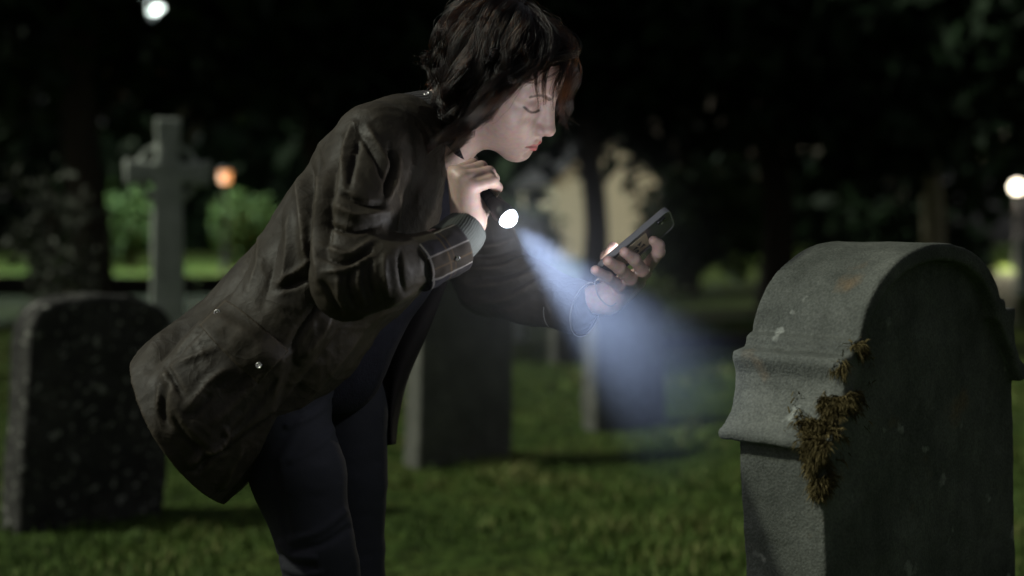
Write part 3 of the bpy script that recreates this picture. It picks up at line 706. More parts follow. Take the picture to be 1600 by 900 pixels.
# left hand, fingers laid over the back of the phone
LWr = P(948, 467, 2.425)
fl = {'pinky': [PH(969, 464, -.004), PH(968, 447, .026), PH(949, 433, .0165), PH(930, 422, .0085)],
      'ring': [PH(982, 454, -.006), PH(986, 436, .031), PH(968, 419, .0195), PH(950, 408, .0095)],
      'middle': [PH(996, 440, -.006), PH(1004, 423, .032), PH(991, 405, .0205), PH(976, 394, .0095)],
      'index': [PH(1006, 424, .002), PH(1029, 394, .024), PH(1029, 383, .018), PH(1021, 376, .0095)]}
for fn_, w in fl.items():
    SKIN.cone(LWr + (w[0] - LWr) * .1, w[0], .020, .0140, .016)
for fn_, w in fl.items():
    r = {'pinky': [.0115, .0098, .0090, .0080], 'index': [.0120, .0104, .0096, .0086]}.get(fn_, [.0122, .0108, .0100, .0088])
    SKIN.chain(w, r, .005)
SKIN.chain([PH(962, 462, -.016), PH(948, 428, -.036), PH(950, 402, -.034), PH(958, 386, -.020)], [.017, .0145, .0110, .0090], .012)

lo, hi = SKIN.bounds()
bv, bf = sdf_mesh(SKIN, lo, hi, .0024)

def refine_face():
    global bv, bf
    qq = HL(bv); sel = (qq[:, 0] > .045) & (qq[:, 2] < .035) & (qq[:, 2] > -.115) & (np.abs(qq[:, 1]) < .06)
    me = bpy.data.meshes.new('t'); me.from_pydata(bv.tolist(), [], bf.tolist())
    bm = bmesh.new(); bm.from_mesh(me); bm.verts.ensure_lookup_table()
    ed = [e for e in bm.edges if sel[e.verts[0].index] and sel[e.verts[1].index]]
    bmesh.ops.subdivide_edges(bm, edges=ed, cuts=1, use_grid_fill=True)
    bm.to_mesh(me); bm.free()
    bv = np.empty(len(me.vertices) * 3); me.vertices.foreach_get('co', bv); bv = bv.reshape(-1, 3)
    SDF.mg = .026
    ix = np.nonzero(HL(bv)[:, 0] > .03)[0]
    for _ in range(2):
        d, G = sdf_grad(SKIN, bv[ix], .0008)
        bv[ix] -= G * (np.clip(d, -.002, .002) / np.maximum((G * G).sum(1), .2))[:, None]
    return me
face_me = refine_face()

m_skin, n, l, b = new_mat('skin')
at = n.new('ShaderNodeAttribute'); at.attribute_name = 'skin_col'
tx = n.new('ShaderNodeTexNoise'); tx.inputs['Scale'].default_value = 90; tx.inputs['Detail'].default_value = 4
mx = n.new('ShaderNodeMix'); mx.data_type = 'RGBA'; mx.blend_type = 'MULTIPLY'; mx.inputs[0].default_value = 0.38
l.new(at.outputs['Color'], mx.inputs[6]); l.new(tx.outputs['Color'], mx.inputs[7])
l.new(mx.outputs[2], b.inputs['Base Color'])
b.inputs['Roughness'].default_value = 0.46; b.inputs['Specular IOR Level'].default_value = 0.45
b.inputs['Subsurface Weight'].default_value = 0.12; b.inputs['Subsurface Radius'].default_value = (1.0, 0.35, 0.2); b.inputs['Subsurface Scale'].default_value = 0.006
t2 = n.new('ShaderNodeTexNoise'); t2.inputs['Scale'].default_value = 420
bp = n.new('ShaderNodeBump'); bp.inputs['Strength'].default_value = 0.22; bp.inputs['Distance'].default_value = 0.001
l.new(t2.outputs[0], bp.inputs['Height']); l.new(bp.outputs[0], b.inputs['Normal'])

face_me.vertices.foreach_set('co', bv.astype(np.float32).ravel()); face_me.update(); face_me.name = 'person'
face_me.polygons.foreach_set('use_smooth', np.ones(len(face_me.polygons), bool)); face_me.materials.append(m_skin)
person = bpy.data.objects.new('person', face_me); COL.objects.link(person)
tag(person, 'person in dark waxed coat bending forward with torch and phone among gravestones', 'person')
# skin colours: lips, blush, brows, lashes, nails; eye hollows get painted shade
q = HL(bv); colr = np.tile(np.array([.60, .42, .36]), (len(bv), 1))
def paint(w, c):
    global colr
    w = np.clip(w, 0, 1)[:, None]; colr = colr * (1 - w) + np.array(c) * w
ay = np.abs(q[:, 1])
def seg(p, a, b_):
    a = np.asarray(a, float); b_ = np.asarray(b_, float); ba = b_ - a
    t = np.clip((p - a) @ ba / (ba @ ba), 0, 1); return np.linalg.norm(p - a - t[:, None] * ba, axis=1)
qm = q.copy(); qm[:, 1] = ay
front = q[:, 0] > .055
def seg2(a, b_):
    a = np.asarray(a, float); b_ = np.asarray(b_, float); ba = b_ - a; pp = qm[:, 1:]
    t = np.clip((pp - a) @ ba / (ba @ ba), 0, 1); return np.where(front, np.linalg.norm(pp - a - t[:, None] * ba, axis=1), 1.0)
def pol2(pts): return np.minimum.reduce([seg2(pts[i], pts[i + 1]) for i in range(len(pts) - 1)])
paint(.45 * np.exp(-((qm - np.array([.060, .036, -.035])) ** 2).sum(1) / .018 ** 2), (.62, .30, .27))
paint(.35 * np.exp(-((qm - np.array([.110, 0, -.042])) ** 2).sum(1) / .012 ** 2), (.62, .30, .27))
lipd = np.minimum.reduce([seg(qm, (.079, .0250, -.0740), (.090, .0135, -.0712)), seg(qm, (.090, .0135, -.0712), (.0985, .0, -.0700)),
                          seg(qm, (.079, .0250, -.0745), (.088, .0140, -.0785)), seg(qm, (.088, .0140, -.0785), (.0965, 0, -.0810))])
paint(1 - smoothstep(.0050, .0072, lipd), (.50, .105, .105))
paint(.8 * (1 - smoothstep(.0010, .0028, np.minimum(seg(qm, (.083, .0235, -.0742), (.095, .0125, -.0746)), seg(qm, (.095, .0125, -.0746), (.1, 0, -.0742))))), (.20, .045, .04))
paint(.85 * (1 - smoothstep(.0014, .0042, pol2([(.012, .0105), (.022, .0155), (.034, .0185), (.046, .0140)]) + .0012 * vnoise(q * 900))), (.085, .05, .038))
paint(.92 * (1 - smoothstep(.0009, .0030, pol2([(.0175, -.0125), (.0240, -.0142), (.0330, -.0135), (.0420, -.0098), (.0490, -.0050)]))), (.03, .018, .014))
paint(.40 * np.exp(-((qm - np.array([.076, .034, -.001])) ** 2).sum(1) / .013 ** 2), (.38, .20, .19))  # shade of the eye hollow put into the skin colour
for w in list(fl.values()) + [[P(*z) for z in v] for v in fr.values()]:
    for k_, a_ in ((1, .35), (3, .5)):
        paint(a_ * np.exp(-((bv - w[k_]) ** 2).sum(1) / .010 ** 2), (.66, .34, .30))
ca = person.data.color_attributes.new('skin_col', 'FLOAT_COLOR', 'POINT')
ca.data.foreach_set('color', np.hstack([colr, np.ones((len(colr), 1))]).astype(np.float32).ravel())
# ------------------------------------------------------------------ coat: torso + sleeves as one blended skin, hollow below the chest
LAT = 0.62                                            # the trunk is wider than deep
def flat_chain(pts, rad, k):
    """chain of cones squeezed front to back, lying in the plane of symmetry of the body"""
    pts = [np.asarray(q, float) for q in pts]
    def fn(p):
        d = np.full(len(p), 9.0)
        for i in range(len(pts) - 1):
            a, b_ = pts[i], pts[i + 1]; ba = b_ - a
            q = p - a; s = np.array([1, LAT, 1]); q = q * s; bb = ba * s
            t = np.clip(q @ bb / (bb @ bb), 0, 1)
            e = np.linalg.norm(q - t[:, None] * bb, axis=1) - (rad[i] + (rad[i + 1] - rad[i]) * t)
            h_ = np.clip(.5 + .5 * (d - e) / k, 0, 1); d = d + (e - d) * h_ - k * h_ * (1 - h_)
        return d
    R = max(rad) / LAT
    return fn, np.min(pts, 0) - R, np.max(pts, 0) + R
px2 = lambda r, y: r * y / FPX
trunk_pts = [P(640, 214, D0), P(598, 282, D0), P(553, 385, D0), P(464, 504, D0), P(330, 636, D0), P(272, 694, D0)]
trunk_rad = [px2(r, D0) for r in (58, 104, 122, 120, 134, 146)]
tr_fn, tr_lo, tr_hi = flat_chain(trunk_pts, trunk_rad, .03)
in_fn, _, _ = flat_chain(trunk_pts[2:] + [P(150, 790, D0)], [r - .009 for r in trunk_rad[2:]] + [.16], .03)
COAT = SDF()
COAT.add(tr_fn, tr_lo, tr_hi, 0)
COAT.cone(P(625, 215, 2.30), P(592, 222, 2.215), .055, .060, .05)            # near shoulder
COAT.cone(P(655, 235, 2.40), P(690, 262, 2.49), .055, .058, .05)             # far shoulder
slv = [P(588, 238, 2.205), P(556, 330, 2.125), P(548, 436, 2.075), P(600, 426, 2.075), P(668, 403, 2.105)]
COAT.chain(slv, [.062, .060, .054, .047, .0405], .022)
COAT.cone(P(536, 462, 2.085), P(560, 455, 2.07), .030, .030, .02)            # slack cloth under the elbow
slf = [P(690, 262, 2.50), P(735, 350, 2.54), P(768, 432, 2.55), P(830, 458, 2.50), P(893, 478, 2.455)]
COAT.chain(slf, [.058, .066, .068, .054, .046], .02)
# openings: hem plane, front edge of the near panel, hollow
def halfspace(a, b_, keep):
    """cuts away everything on the far side of the line a-b (pixels, plane of the body) from keep"""
    A = P(*a, 2.27); B = P(*b_, 2.27); nrm = np.cross(B - A, np.array([0, 1.0, 0])); nrm /= np.linalg.norm(nrm)
    if (P(*keep, D0) - A) @ nrm > 0: nrm = -nrm
    return lambda p: -((p - A) @ nrm)
hem_cut = halfspace((212, 560), (350, 772), (480, 460))
fr1 = halfspace((350, 774), (600, 540), (300, 600)); fr2 = halfspace((600, 540), (700, 440), (500, 400))
big = (np.array([-2, 1.5, -.2]), np.array([1, 3.4, 2]))
def cut_fn(p):
    lim = (p[:, 1] > 2.13) | (p[:, 0] < P(490, 500, 2.1)[0])       # the near sleeve stays out of it
    c = np.minimum(hem_cut(p), 9)
    f_ = np.maximum(fr1(p), fr2(p))
    f_ = np.where(p[:, 0] > P(700, 400, D0)[0], 9, f_)
    return np.where(lim, np.minimum(c, f_), 9)
COAT.add(in_fn, tr_lo, tr_hi, 0, 's')
COAT.ops[-1] = (lambda p: cut_fn(p), tr_lo - .2, tr_hi + .2, 0, 's')
lo, hi = COAT.bounds()
cv, cf = sdf_mesh(COAT, lo, hi, .0036)

# folds: ridges (+) and grooves (-) laid along the cloth, (points, half width px, height mm); positions measured on the coat's near side
def poly_dist(pp, pts):
    best = np.full(len(pp), 1e9); side = np.zeros(len(pp))
    pts = np.asarray(pts, float)
    for i in range(len(pts) - 1):
        a, b_ = pts[i], pts[i + 1]; ba = b_ - a; q = pp - a
        t = np.clip(q @ ba / (ba @ ba), 0, 1); v = q - t[:, None] * ba; d = np.linalg.norm(v, axis=1)
        s = np.sign(ba[0] * q[:, 1] - ba[1] * q[:, 0]); m = d < best
        best[m] = d[m]; side[m] = s[m]
    return best, side
SLEEVE_FOLDS = [
    ([(520, 205), (505, 260), (500, 330), (498, 400), (500, 450)], 9, 9), ([(532, 215), (520, 280), (514, 340), (512, 400)], 7, -7),
    ([(552, 195), (540, 235), (534, 270)], 7, 7), ([(562, 215), (550, 260), (545, 292)], 5, -7),
    ([(575, 200), (600, 245), (612, 270)], 6, 6), ([(560, 205), (585, 245), (602, 285)], 5, -5), ([(608, 225), (612, 260), (602, 305)], 5, -7),
    ([(622, 240), (620, 275), (605, 318)], 6, 6), ([(530, 298), (565, 318), (600, 322)], 6, -8), ([(520, 318), (560, 338), (606, 330)], 9, 8),
    ([(512, 352), (550, 362), (592, 352)], 5, -7), ([(508, 385), (545, 398), (585, 372)], 6, 6), ([(506, 402), (540, 412), (578, 392)], 4, -6),
    ([(510, 425), (545, 420), (580, 400)], 5, 5), ([(505, 440), (520, 470), (532, 490)], 5, -6), ([(528, 430), (530, 460), (540, 485)], 5, 5),
    ([(548, 420), (545, 450), (556, 482)], 4, -6), ([(562, 415), (560, 445), (570, 475)], 5, 5), ([(580, 405), (578, 435), (585, 468)], 4, -5),
    ([(600, 400), (602, 430), (606, 462)], 5, 4), ([(624, 395), (626, 425), (630, 455)], 4, -4), ([(560, 492), (600, 478), (650, 456)], 5, 4)]
BODY_FOLDS = [
    ([(492, 207), (455, 255), (420, 310), (396, 352)], 4, -4), ([(486, 203), (448, 250), (412, 304), (388, 345)], 5, 3),
    ([(482, 225), (486, 300), (492, 370), (500, 440)], 9, -8), ([(468, 240), (468, 300), (476, 370), (482, 430)], 10, 7),
    ([(395, 350), (388, 400), (362, 440), (345, 470)], 8, -8), ([(410, 350), (405, 410), (390, 450)], 9, 6), ([(440, 330), (430, 390), (420, 440), (412, 470)], 10, -6),
    ([(455, 330), (450, 400), (440, 450)], 10, 6), ([(350, 420), (310, 460), (262, 515), (225, 555)], 9, 6), ([(370, 430), (330, 470), (280, 520), (235, 575)], 9, -9),
    ([(500, 470), (470, 515), (452, 552)], 8, -9), ([(520, 490), (495, 530), (470, 560)], 9, 8), ([(545, 500), (510, 550), (440, 640), (405, 690)], 8, -6),
    ([(570, 510), (530, 565), (470, 630), (420, 690)], 8, 5), ([(440, 440), (470, 420), (500, 400)], 6, 5), ([(430, 455), (470, 440), (505, 425)], 6, -6),
    ([(640, 470), (600, 520), (560, 560)], 6, 4), ([(380, 700), (360, 735), (345, 765)], 6, 4),
    ([(300, 725), (325, 700), (345, 690)], 7, 9), ([(310, 735), (335, 712), (352, 702)], 5, -7), ([(340, 690), (350, 678), (348, 668)], 5, 6)]
POCKET_FOLDS = [
    ([(262, 575), (272, 590), (290, 625)], 5, -6), ([(268, 600), (255, 640), (262, 665)], 7, -7), ([(250, 600), (248, 635)], 6, 5),
    ([(335, 500), (315, 530), (290, 555), (268, 570)], 6, -5), ([(325, 495), (300, 530), (270, 560)], 6, 5), ([(345, 545), (320, 560), (285, 575)], 6, 4), ([(360, 575), (330, 600), (295, 640)], 8, 5),
    ([(330, 615), (310, 640), (295, 650)], 6, -4), ([(405, 585), (380, 610), (350, 640), (320, 665)], 9, 5), ([(440, 575), (410, 610), (380, 650), (350, 685)], 8, -6), ([(270, 640), (290, 680), (320, 710)], 5, -5)]
def fold_disp(pp_all, folds):
    d = np.zeros(len(pp_all))
    for pts, w, hgt in folds:
        sp = crspline(pts, 14); w2 = w * 1.5
        ix = np.nonzero(np.all((pp_all > sp.min(0) - w2) & (pp_all < sp.max(0) + w2), axis=1))[0]
        if not len(ix): continue
        pp = pp_all[ix]; bd, sd = poly_dist(pp, sp)
        t = np.clip(bd / (w * 1.5), 0, 1); prof = 1.25 * (1 - t) ** 1.5
        # fade to the ends
        e0 = np.linalg.norm(pp - sp[0], axis=1); e1 = np.linalg.norm(pp - sp[-1], axis=1); L = np.linalg.norm(np.diff(sp, axis=0), axis=1).sum()
        fade = smoothstep(0, .22 * L, e0 + 1) * smoothstep(0, .22 * L, e1 + 1)
        d[ix] += prof * hgt * .001 * (0.35 + .65 * fade)
    return d
SDF.mg = .03
cd_, cn = sdf_grad(COAT, cv, .004); cn /= np.maximum(np.linalg.norm(cn, axis=1), 1e-6)[:, None]
cpx = to_px(cv)
sl_axis = np.minimum.reduce([seg(cv, slv[i], slv[i + 1]) for i in range(len(slv) - 1)])
slf_axis = np.minimum.reduce([seg(cv, slf[i], slf[i + 1]) for i in range(len(slf) - 1)])
w_sl = 1 - smoothstep(.066, .085, sl_axis); w_sf = (1 - smoothstep(.07, .085, slf_axis)) * (cv[:, 1] > 2.42)
near = smoothstep(.05, .45, -cn[:, 1])
body_near = near * (1 - w_sl) * (cv[:, 1] < D0 + .02)
disp = fold_disp(cpx, SLEEVE_FOLDS) * w_sl * (cv[:, 1] < 2.26) * smoothstep(-.5, .1, -cn[:, 1])
disp += (fold_disp(cpx, BODY_FOLDS) + fold_disp(cpx, POCKET_FOLDS)) * body_near
# pocket: a bellows bag standing proud of the panel
pk = np.array([(338, 482), (455, 552), (430, 640), (330, 715), (262, 655), (250, 590)], float)
def inside(pp, poly):
    r = np.zeros(len(pp), bool)
    for i in range(len(poly)):
        a, b_ = poly[i], poly[i - 1]
        c = ((a[1] > pp[:, 1]) != (b_[1] > pp[:, 1])) & (pp[:, 0] < (b_[0] - a[0]) * (pp[:, 1] - a[1]) / (b_[1] - a[1] + 1e-9) + a[0]); r ^= c
    return r
pd, _ = poly_dist(cpx, np.vstack([pk, pk[:1]])); pin = np.where(inside(cpx, pk), pd, -pd)
disp += smoothstep(-6, 14, pin) * .016 * body_near
# far sleeve: creases fanning from the crook of the elbow
FAR_FOLDS = [([(735, 420), (780, 418), (820, 405)], 5, 5), ([(730, 435), (785, 430), (830, 415)], 4, -5), ([(735, 448), (790, 442), (835, 425)], 5, 5), ([(740, 462), (790, 455), (838, 432)], 4, -5),
             ([(752, 472), (795, 466), (838, 442)], 5, 5), ([(765, 482), (800, 478), (835, 456)], 4, -4), ([(740, 400), (775, 398), (810, 388)], 5, -4), ([(745, 385), (775, 383), (805, 372)], 6, 4), ([(850, 470), (860, 490), (858, 510)], 5, 3)]
disp += fold_disp(cpx, FAR_FOLDS) * w_sf * smoothstep(-.3, .2, -cn[:, 1])
# slack and rumple of waxed cotton everywhere
flow = cv * np.array([14, 14, 9]); disp += .0016 * fbm(flow, 3, 5) + .0010 * fbm(cv * 48, 2, 9)
rdg = 1 - np.abs(vnoise(cv * np.array([22, 22, 30]) + 1.5 * fbm(cv * 9, 2, 3)[:, None], 21)); disp += .0014 * (rdg ** 3 - .3)
inner_wall = np.abs(in_fn(cv)) < .003                          # the lining side keeps its distance
disp[inner_wall] = np.minimum(disp[inner_wall], 0) * .3
cv2 = cv + cn * disp[:, None]

def coat_mat():
    m, n, l, b = new_mat('waxed_cotton')
    tc = n.new('ShaderNodeTexCoord')
    t = n.new('ShaderNodeTexNoise'); t.inputs['Scale'].default_value = 7; t.inputs['Detail'].default_value = 7; t.inputs['Roughness'].default_value = .7
    l.new(tc.outputs['Object'], t.inputs['Vector'])
    r = ramp(n, [(.30, (.011, .0085, .0052)), (.52, (.022, .0170, .0102)), (.72, (.036, .0285, .0175))]); l.new(t.outputs[0], r.inputs[0])
    # worn, dry patches on the ridges of the cloth
    g = n.new('ShaderNodeNewGeometry'); r2 = ramp(n, [(.50, (0, 0, 0)), (.60, (1, 1, 1))]); l.new(g.outputs['Pointiness'], r2.inputs[0])
    mx = n.new('ShaderNodeMix'); mx.data_type = 'RGBA'; l.new(r2.outputs[0], mx.inputs[0]); l.new(r.outputs[0], mx.inputs[6]); mx.inputs[7].default_value = (.054, .041, .026, 1)
    l.new(mx.outputs[2], b.inputs['Base Color'])
    t3 = n.new('ShaderNodeTexNoise'); t3.inputs['Scale'].default_value = 16; t3.inputs['Detail'].default_value = 4; l.new(tc.outputs['Object'], t3.inputs['Vector'])
    rr = ramp(n, [(.3, (.56, .56, .56)), (.7, (.80, .80, .80))]); l.new(t3.outputs[0], rr.inputs[0]); l.new(rr.outputs[0], b.inputs['Roughness'])
    b.inputs['Specular IOR Level'].default_value = .32
    t2 = n.new('ShaderNodeTexNoise'); t2.inputs['Scale'].default_value = 130; t2.inputs['Detail'].default_value = 6; l.new(tc.outputs['Object'], t2.inputs['Vector'])
    bp = n.new('ShaderNodeBump'); bp.inputs['Strength'].default_value = .30; bp.inputs['Distance'].default_value = .002
    l.new(t2.outputs[0], bp.inputs['Height'])
    # sharp little creases of stiff cloth
    prev = bp
    for sc_, di_, st_ in ((14, .006, .28), (38, .003, .24)):
        tn = n.new('ShaderNodeTexNoise'); tn.inputs['Scale'].default_value = sc_; tn.inputs['Detail'].default_value = 2; tn.inputs['Distortion'].default_value = .8; l.new(tc.outputs['Object'], tn.inputs['Vector'])
        s1 = n.new('ShaderNodeMath'); s1.operation = 'SUBTRACT'; s1.inputs[1].default_value = .5; l.new(tn.outputs[0], s1.inputs[0])
        s2 = n.new('ShaderNodeMath'); s2.operation = 'ABSOLUTE'; l.new(s1.outputs[0], s2.inputs[0])
        s3 = n.new('ShaderNodeMath'); s3.operation = 'POWER'; s3.inputs[1].default_value = .5; l.new(s2.outputs[0], s3.inputs[0])
        b2 = n.new('ShaderNodeBump'); b2.invert = True; b2.inputs['Strength'].default_value = st_; b2.inputs['Distance'].default_value = di_
        l.new(s3.outputs[0], b2.inputs['Height']); l.new(prev.outputs[0], b2.inputs['Normal']); prev = b2
    l.new(prev.outputs[0], b.inputs['Normal'])
    return m
m_coat = coat_mat()
coat = mesh_obj('coat', cv2, cf, m_coat, person)
coat['label'] = 'dark olive brown waxed coat hanging open'

# ------------------------------------------------------------------ jeans, sweater, boots
JE = SDF()
JE.chain([P(425, 555, 2.30), P(432, 640, 2.285), P(466, 740, 2.262), P(496, 858, 2.245), P(503, 900, 2.25), P(478, 1120, 2.27), P(470, 1300, 2.28)], [.088, .082, .073, .058, .057, .054, .045], .02)
JE.chain([P(512, 555, 2.43), P(532, 645, 2.44), P(543, 740, 2.445), P(548, 858, 2.45), P(550, 900, 2.45), P(545, 1100, 2.45), P(535, 1270, 2.45)], [.086, .080, .069, .056, .054, .052, .045], .010)
JE.ell(P(465, 540, 2.36), (.12, .15, .10), .04)
lo, hi = JE.bounds(); jv, jf = sdf_mesh(JE, lo, hi, .0042)
_, jn = sdf_grad(JE, jv, .004); jn /= np.linalg.norm(jn, axis=1)[:, None]
jpx = to_px(jv)
jd = .0022 * fbm(jv * np.array([10, 10, 22]), 3, 31)
for pts, w_, hg in [([(440, 850), (455, 868), (490, 872)], 6, 5), ([(438, 868), (458, 884), (492, 888)], 5, -5), ([(445, 888), (470, 898), (500, 896)], 6, 4), ([(480, 600), (470, 660), (440, 720)], 9, 3), ([(560, 560), (520, 620), (470, 650)], 7, -3), ([(540, 590), (500, 640), (450, 665)], 6, 4), ([(520, 570), (480, 610), (440, 640)], 6, -4), ([(545, 640), (505, 690), (455, 720)], 6, 3), ([(538, 800), (500, 830), (455, 845)], 6, 4), ([(545, 825), (505, 850), (460, 860)], 5, -4), ([(430, 740), (440, 790), (450, 830)], 6, -3)]:
    bd, _ = poly_dist(jpx, crspline(pts, 10)); jd += (1 - np.clip(bd / (w_ * 1.5), 0, 1) ** 2) ** 2 * hg * .001 * (jv[:, 1] < 2.3)
jv = jv + jn * jd[:, None]
m_jeans, n, l, b = new_mat('dark_denim')
tc = n.new('ShaderNodeTexCoord'); t = n.new('ShaderNodeTexNoise'); t.inputs['Scale'].default_value = 5; l.new(tc.outputs['Object'], t.inputs['Vector'])
wv = n.new('ShaderNodeTexWave'); wv.inputs['Scale'].default_value = 60; wv.inputs['Distortion'].default_value = 14; wv.inputs['Detail'].default_value = 4; wv.bands_direction = 'DIAGONAL'; l.new(tc.outputs['Object'], wv.inputs['Vector'])
r = ramp(n, [(.3, (.011, .0115, .015)), (.7, (.021, .022, .029))]); l.new(t.outputs[0], r.inputs[0])
mx = n.new('ShaderNodeMix'); mx.data_type = 'RGBA'; mx.blend_type = 'MULTIPLY'; mx.inputs[0].default_value = .10; l.new(r.outputs[0], mx.inputs[6]); l.new(wv.outputs['Color'], mx.inputs[7])
l.new(mx.outputs[2], b.inputs['Base Color']); b.inputs['Roughness'].default_value = .85; b.inputs['Specular IOR Level'].default_value = .25
jeans = mesh_obj('jeans', jv, jf, m_jeans, person)

SW = SDF()
SW.chain([P(655, 238, 2.36), P(615, 300, 2.36), P(575, 400, 2.36), P(520, 500, 2.36), P(505, 560, 2.36)], [.062, .108, .112, .108, .105], .03)
lo, hi = SW.bounds(); sv, sf = sdf_mesh(SW, lo, hi, .006)
sv = sv + np.stack([.002 * fbm(sv * 20, 2, 41)] * 3, 1)
m_knit = noise_mat('dark_knit', [(.006, .006, .009), (.014, .014, .020)], 30, .95, .5, 300, .003, .15)
mesh_obj('sweater', sv, sf, m_knit, person)
m_boot = noise_mat('boot_leather', [(.012, .010, .008), (.03, .024, .018)], 20, .5, .2, 120, .003)
for nm, ank, tip in (('boot', P(470, 1290, 2.28), P(600, 1352, 2.27)), ('boot', P(535, 1262, 2.45), P(655, 1305, 2.46))):
    BO = SDF(); heel = ank.copy(); heel[2] = .04; tip = tip.copy(); tip[2] = .035
    BO.cone(ank, heel, .055, .042, .02); BO.cone(heel, tip, .042, .036, .03); BO.ell(tip, (.045, .042, .032), .02)
    lo, hi = BO.bounds(); v, f = sdf_mesh(BO, lo, hi, .008); v[:, 2] = np.maximum(v[:, 2], .002)
    mesh_obj('boot', v, f, m_boot, person)
# ------------------------------------------------------------------ tubes of cloth
def frame_along(ax):
    t = np.gradient(ax, axis=0); t /= np.linalg.norm(t, axis=1)[:, None]
    u = np.cross(t, np.array([0, -1.0, 0])); u /= np.linalg.norm(u, axis=1)[:, None]; v = np.cross(t, u); return t, u, v
def tube(name, ax, rad, mat, parent, nu=20, nv=72, thick=.003, wob=0.0, rib=0, ribh=0.0, seed=0, arc=(0, 1), flat=1.0):
    """open tube of cloth with real thickness; UV u along, v round"""
    ax = crspline(ax, nu); rad = crspline(np.asarray(rad, float)[:, None], nu)[:, 0]
    t, u, v = frame_along(ax); n0 = nv + (0 if arc == (0, 1) else 1)
    th = (arc[0] + (arc[1] - arc[0]) * np.arange(n0) / nv) * 2 * math.pi
    V = []; 
    for off in (0, -thick):
        g = ax[:, None] + (u[:, None] * np.cos(th)[None, :, None] * flat + v[:, None] * np.sin(th)[None, :, None]) * (rad[:, None, None] + off)
        if wob or rib:
            w = wob * fbm(g.reshape(-1, 3) * 45, 2, seed).reshape(nu, n0) + ribh * np.abs(np.sin(th * rib / 2))[None]
            g = g + (u[:, None] * np.cos(th)[None, :, None] + v[:, None] * np.sin(th)[None, :, None]) * w[..., None]
        V.append(g.reshape(-1, 3))
    V = np.vstack(V); N = nu * n0; F = []; wrap = arc == (0, 1)
    UV = []
    for s in range(2):
        for i in range(nu - 1):
            for j in range(nv):
                a = s * N + i * n0 + j; b_ = s * N + i * n0 + (j + 1) % n0; f = (a, b_, b_ + n0, a + n0)
                uv = [(i / (nu - 1), j / nv), (i / (nu - 1), (j + 1) / nv), ((i + 1) / (nu - 1), (j + 1) / nv), ((i + 1) / (nu - 1), j / nv)]
                if s == 0: F.append(f[::-1]); UV += uv[::-1]
                else: F.append(f); UV += uv
    for i in (0, nu - 1):
        for j in range(nv):
            a = i * n0 + j; b_ = i * n0 + (j + 1) % n0; F.append((a, b_, N + b_, N + a) if i == 0 else (b_, a, N + a, N + b_)); UV += [(i / (nu - 1), .5)] * 4
    if not wrap:
        for j in (0, nv):
            for i in range(nu - 1):
                a = i * n0 + j; F.append((a, a + n0, N + a + n0, N + a) if j else (a + n0, a, N + a, N + a + n0)); UV += [(.5, j / nv)] * 4
    o = mesh_obj(name, V, np.array(F), mat, parent)
    uvl = o.data.uv_layers.new(name='UVMap')
    if len(UV) == len(o.data.loops): uvl.data.foreach_set('uv', np.array(UV, np.float32).ravel())
    return o
def thread(name, pts, r, mat, parent, nseg=6, n=None):
    pts = crspline(pts, n or len(pts) * 6); t = np.gradient(pts, axis=0); t /= np.linalg.norm(t, axis=1)[:, None]
    ref = np.array([.3, .2, .93]); u = np.cross(t, ref); u /= np.linalg.norm(u, axis=1)[:, None]; v = np.cross(t, u)
    th = np.arange(nseg) / nseg * 2 * math.pi
    V = (pts[:, None] + r * (u[:, None] * np.cos(th)[None, :, None] + v[:, None] * np.sin(th)[None, :, None])).reshape(-1, 3)
    F = [(i * nseg + j, i * nseg + (j + 1) % nseg, (i + 1) * nseg + (j + 1) % nseg, (i + 1) * nseg + j) for i in range(len(pts) - 1) for j in range(nseg)]
    return mesh_obj(name, V, np.array(F), mat, parent)
def place(o, p, zdir, up=(0, 0, 1)):
    z = Vector(zdir).normalized(); x = Vector(up).cross(z)
    if x.length < 1e-4: x = Vector((1, 0, 0))
    x.normalize(); y = z.cross(x)
    o.matrix_local = Matrix.Translation(Vector(p)) @ Matrix((x, y, z)).transposed().to_4x4()

# collar of dark corduroy
m_cord, n, l, b = new_mat('corduroy')
uv = n.new('ShaderNodeUVMap'); mp = n.new('ShaderNodeMapping'); mp.inputs['Scale'].default_value = (1, 60, 1); l.new(uv.outputs[0], mp.inputs[0])
wv = n.new('ShaderNodeTexWave'); wv.bands_direction = 'Y'; wv.inputs['Scale'].default_value = .3; l.new(mp.outputs[0], wv.inputs['Vector'])
b.inputs['Base Color'].default_value = (.010, .008, .010, 1); b.inputs['Roughness'].default_value = .9; b.inputs['Specular IOR Level'].default_value = .15
b.inputs['Sheen Weight'].default_value = .15
bp = n.new('ShaderNodeBump'); bp.inputs['Strength'].default_value = .4; bp.inputs['Distance'].default_value = .002; l.new(wv.outputs['Fac'], bp.inputs['Height']); l.new(bp.outputs[0], b.inputs['Normal'])
tube('collar', [P(632, 226, 2.355), P(660, 216, 2.355), P(688, 207, 2.352), P(711, 199, 2.35)], [.079, .079, .073, .063], m_cord, coat, 14, 80, .007, .002, seed=3)

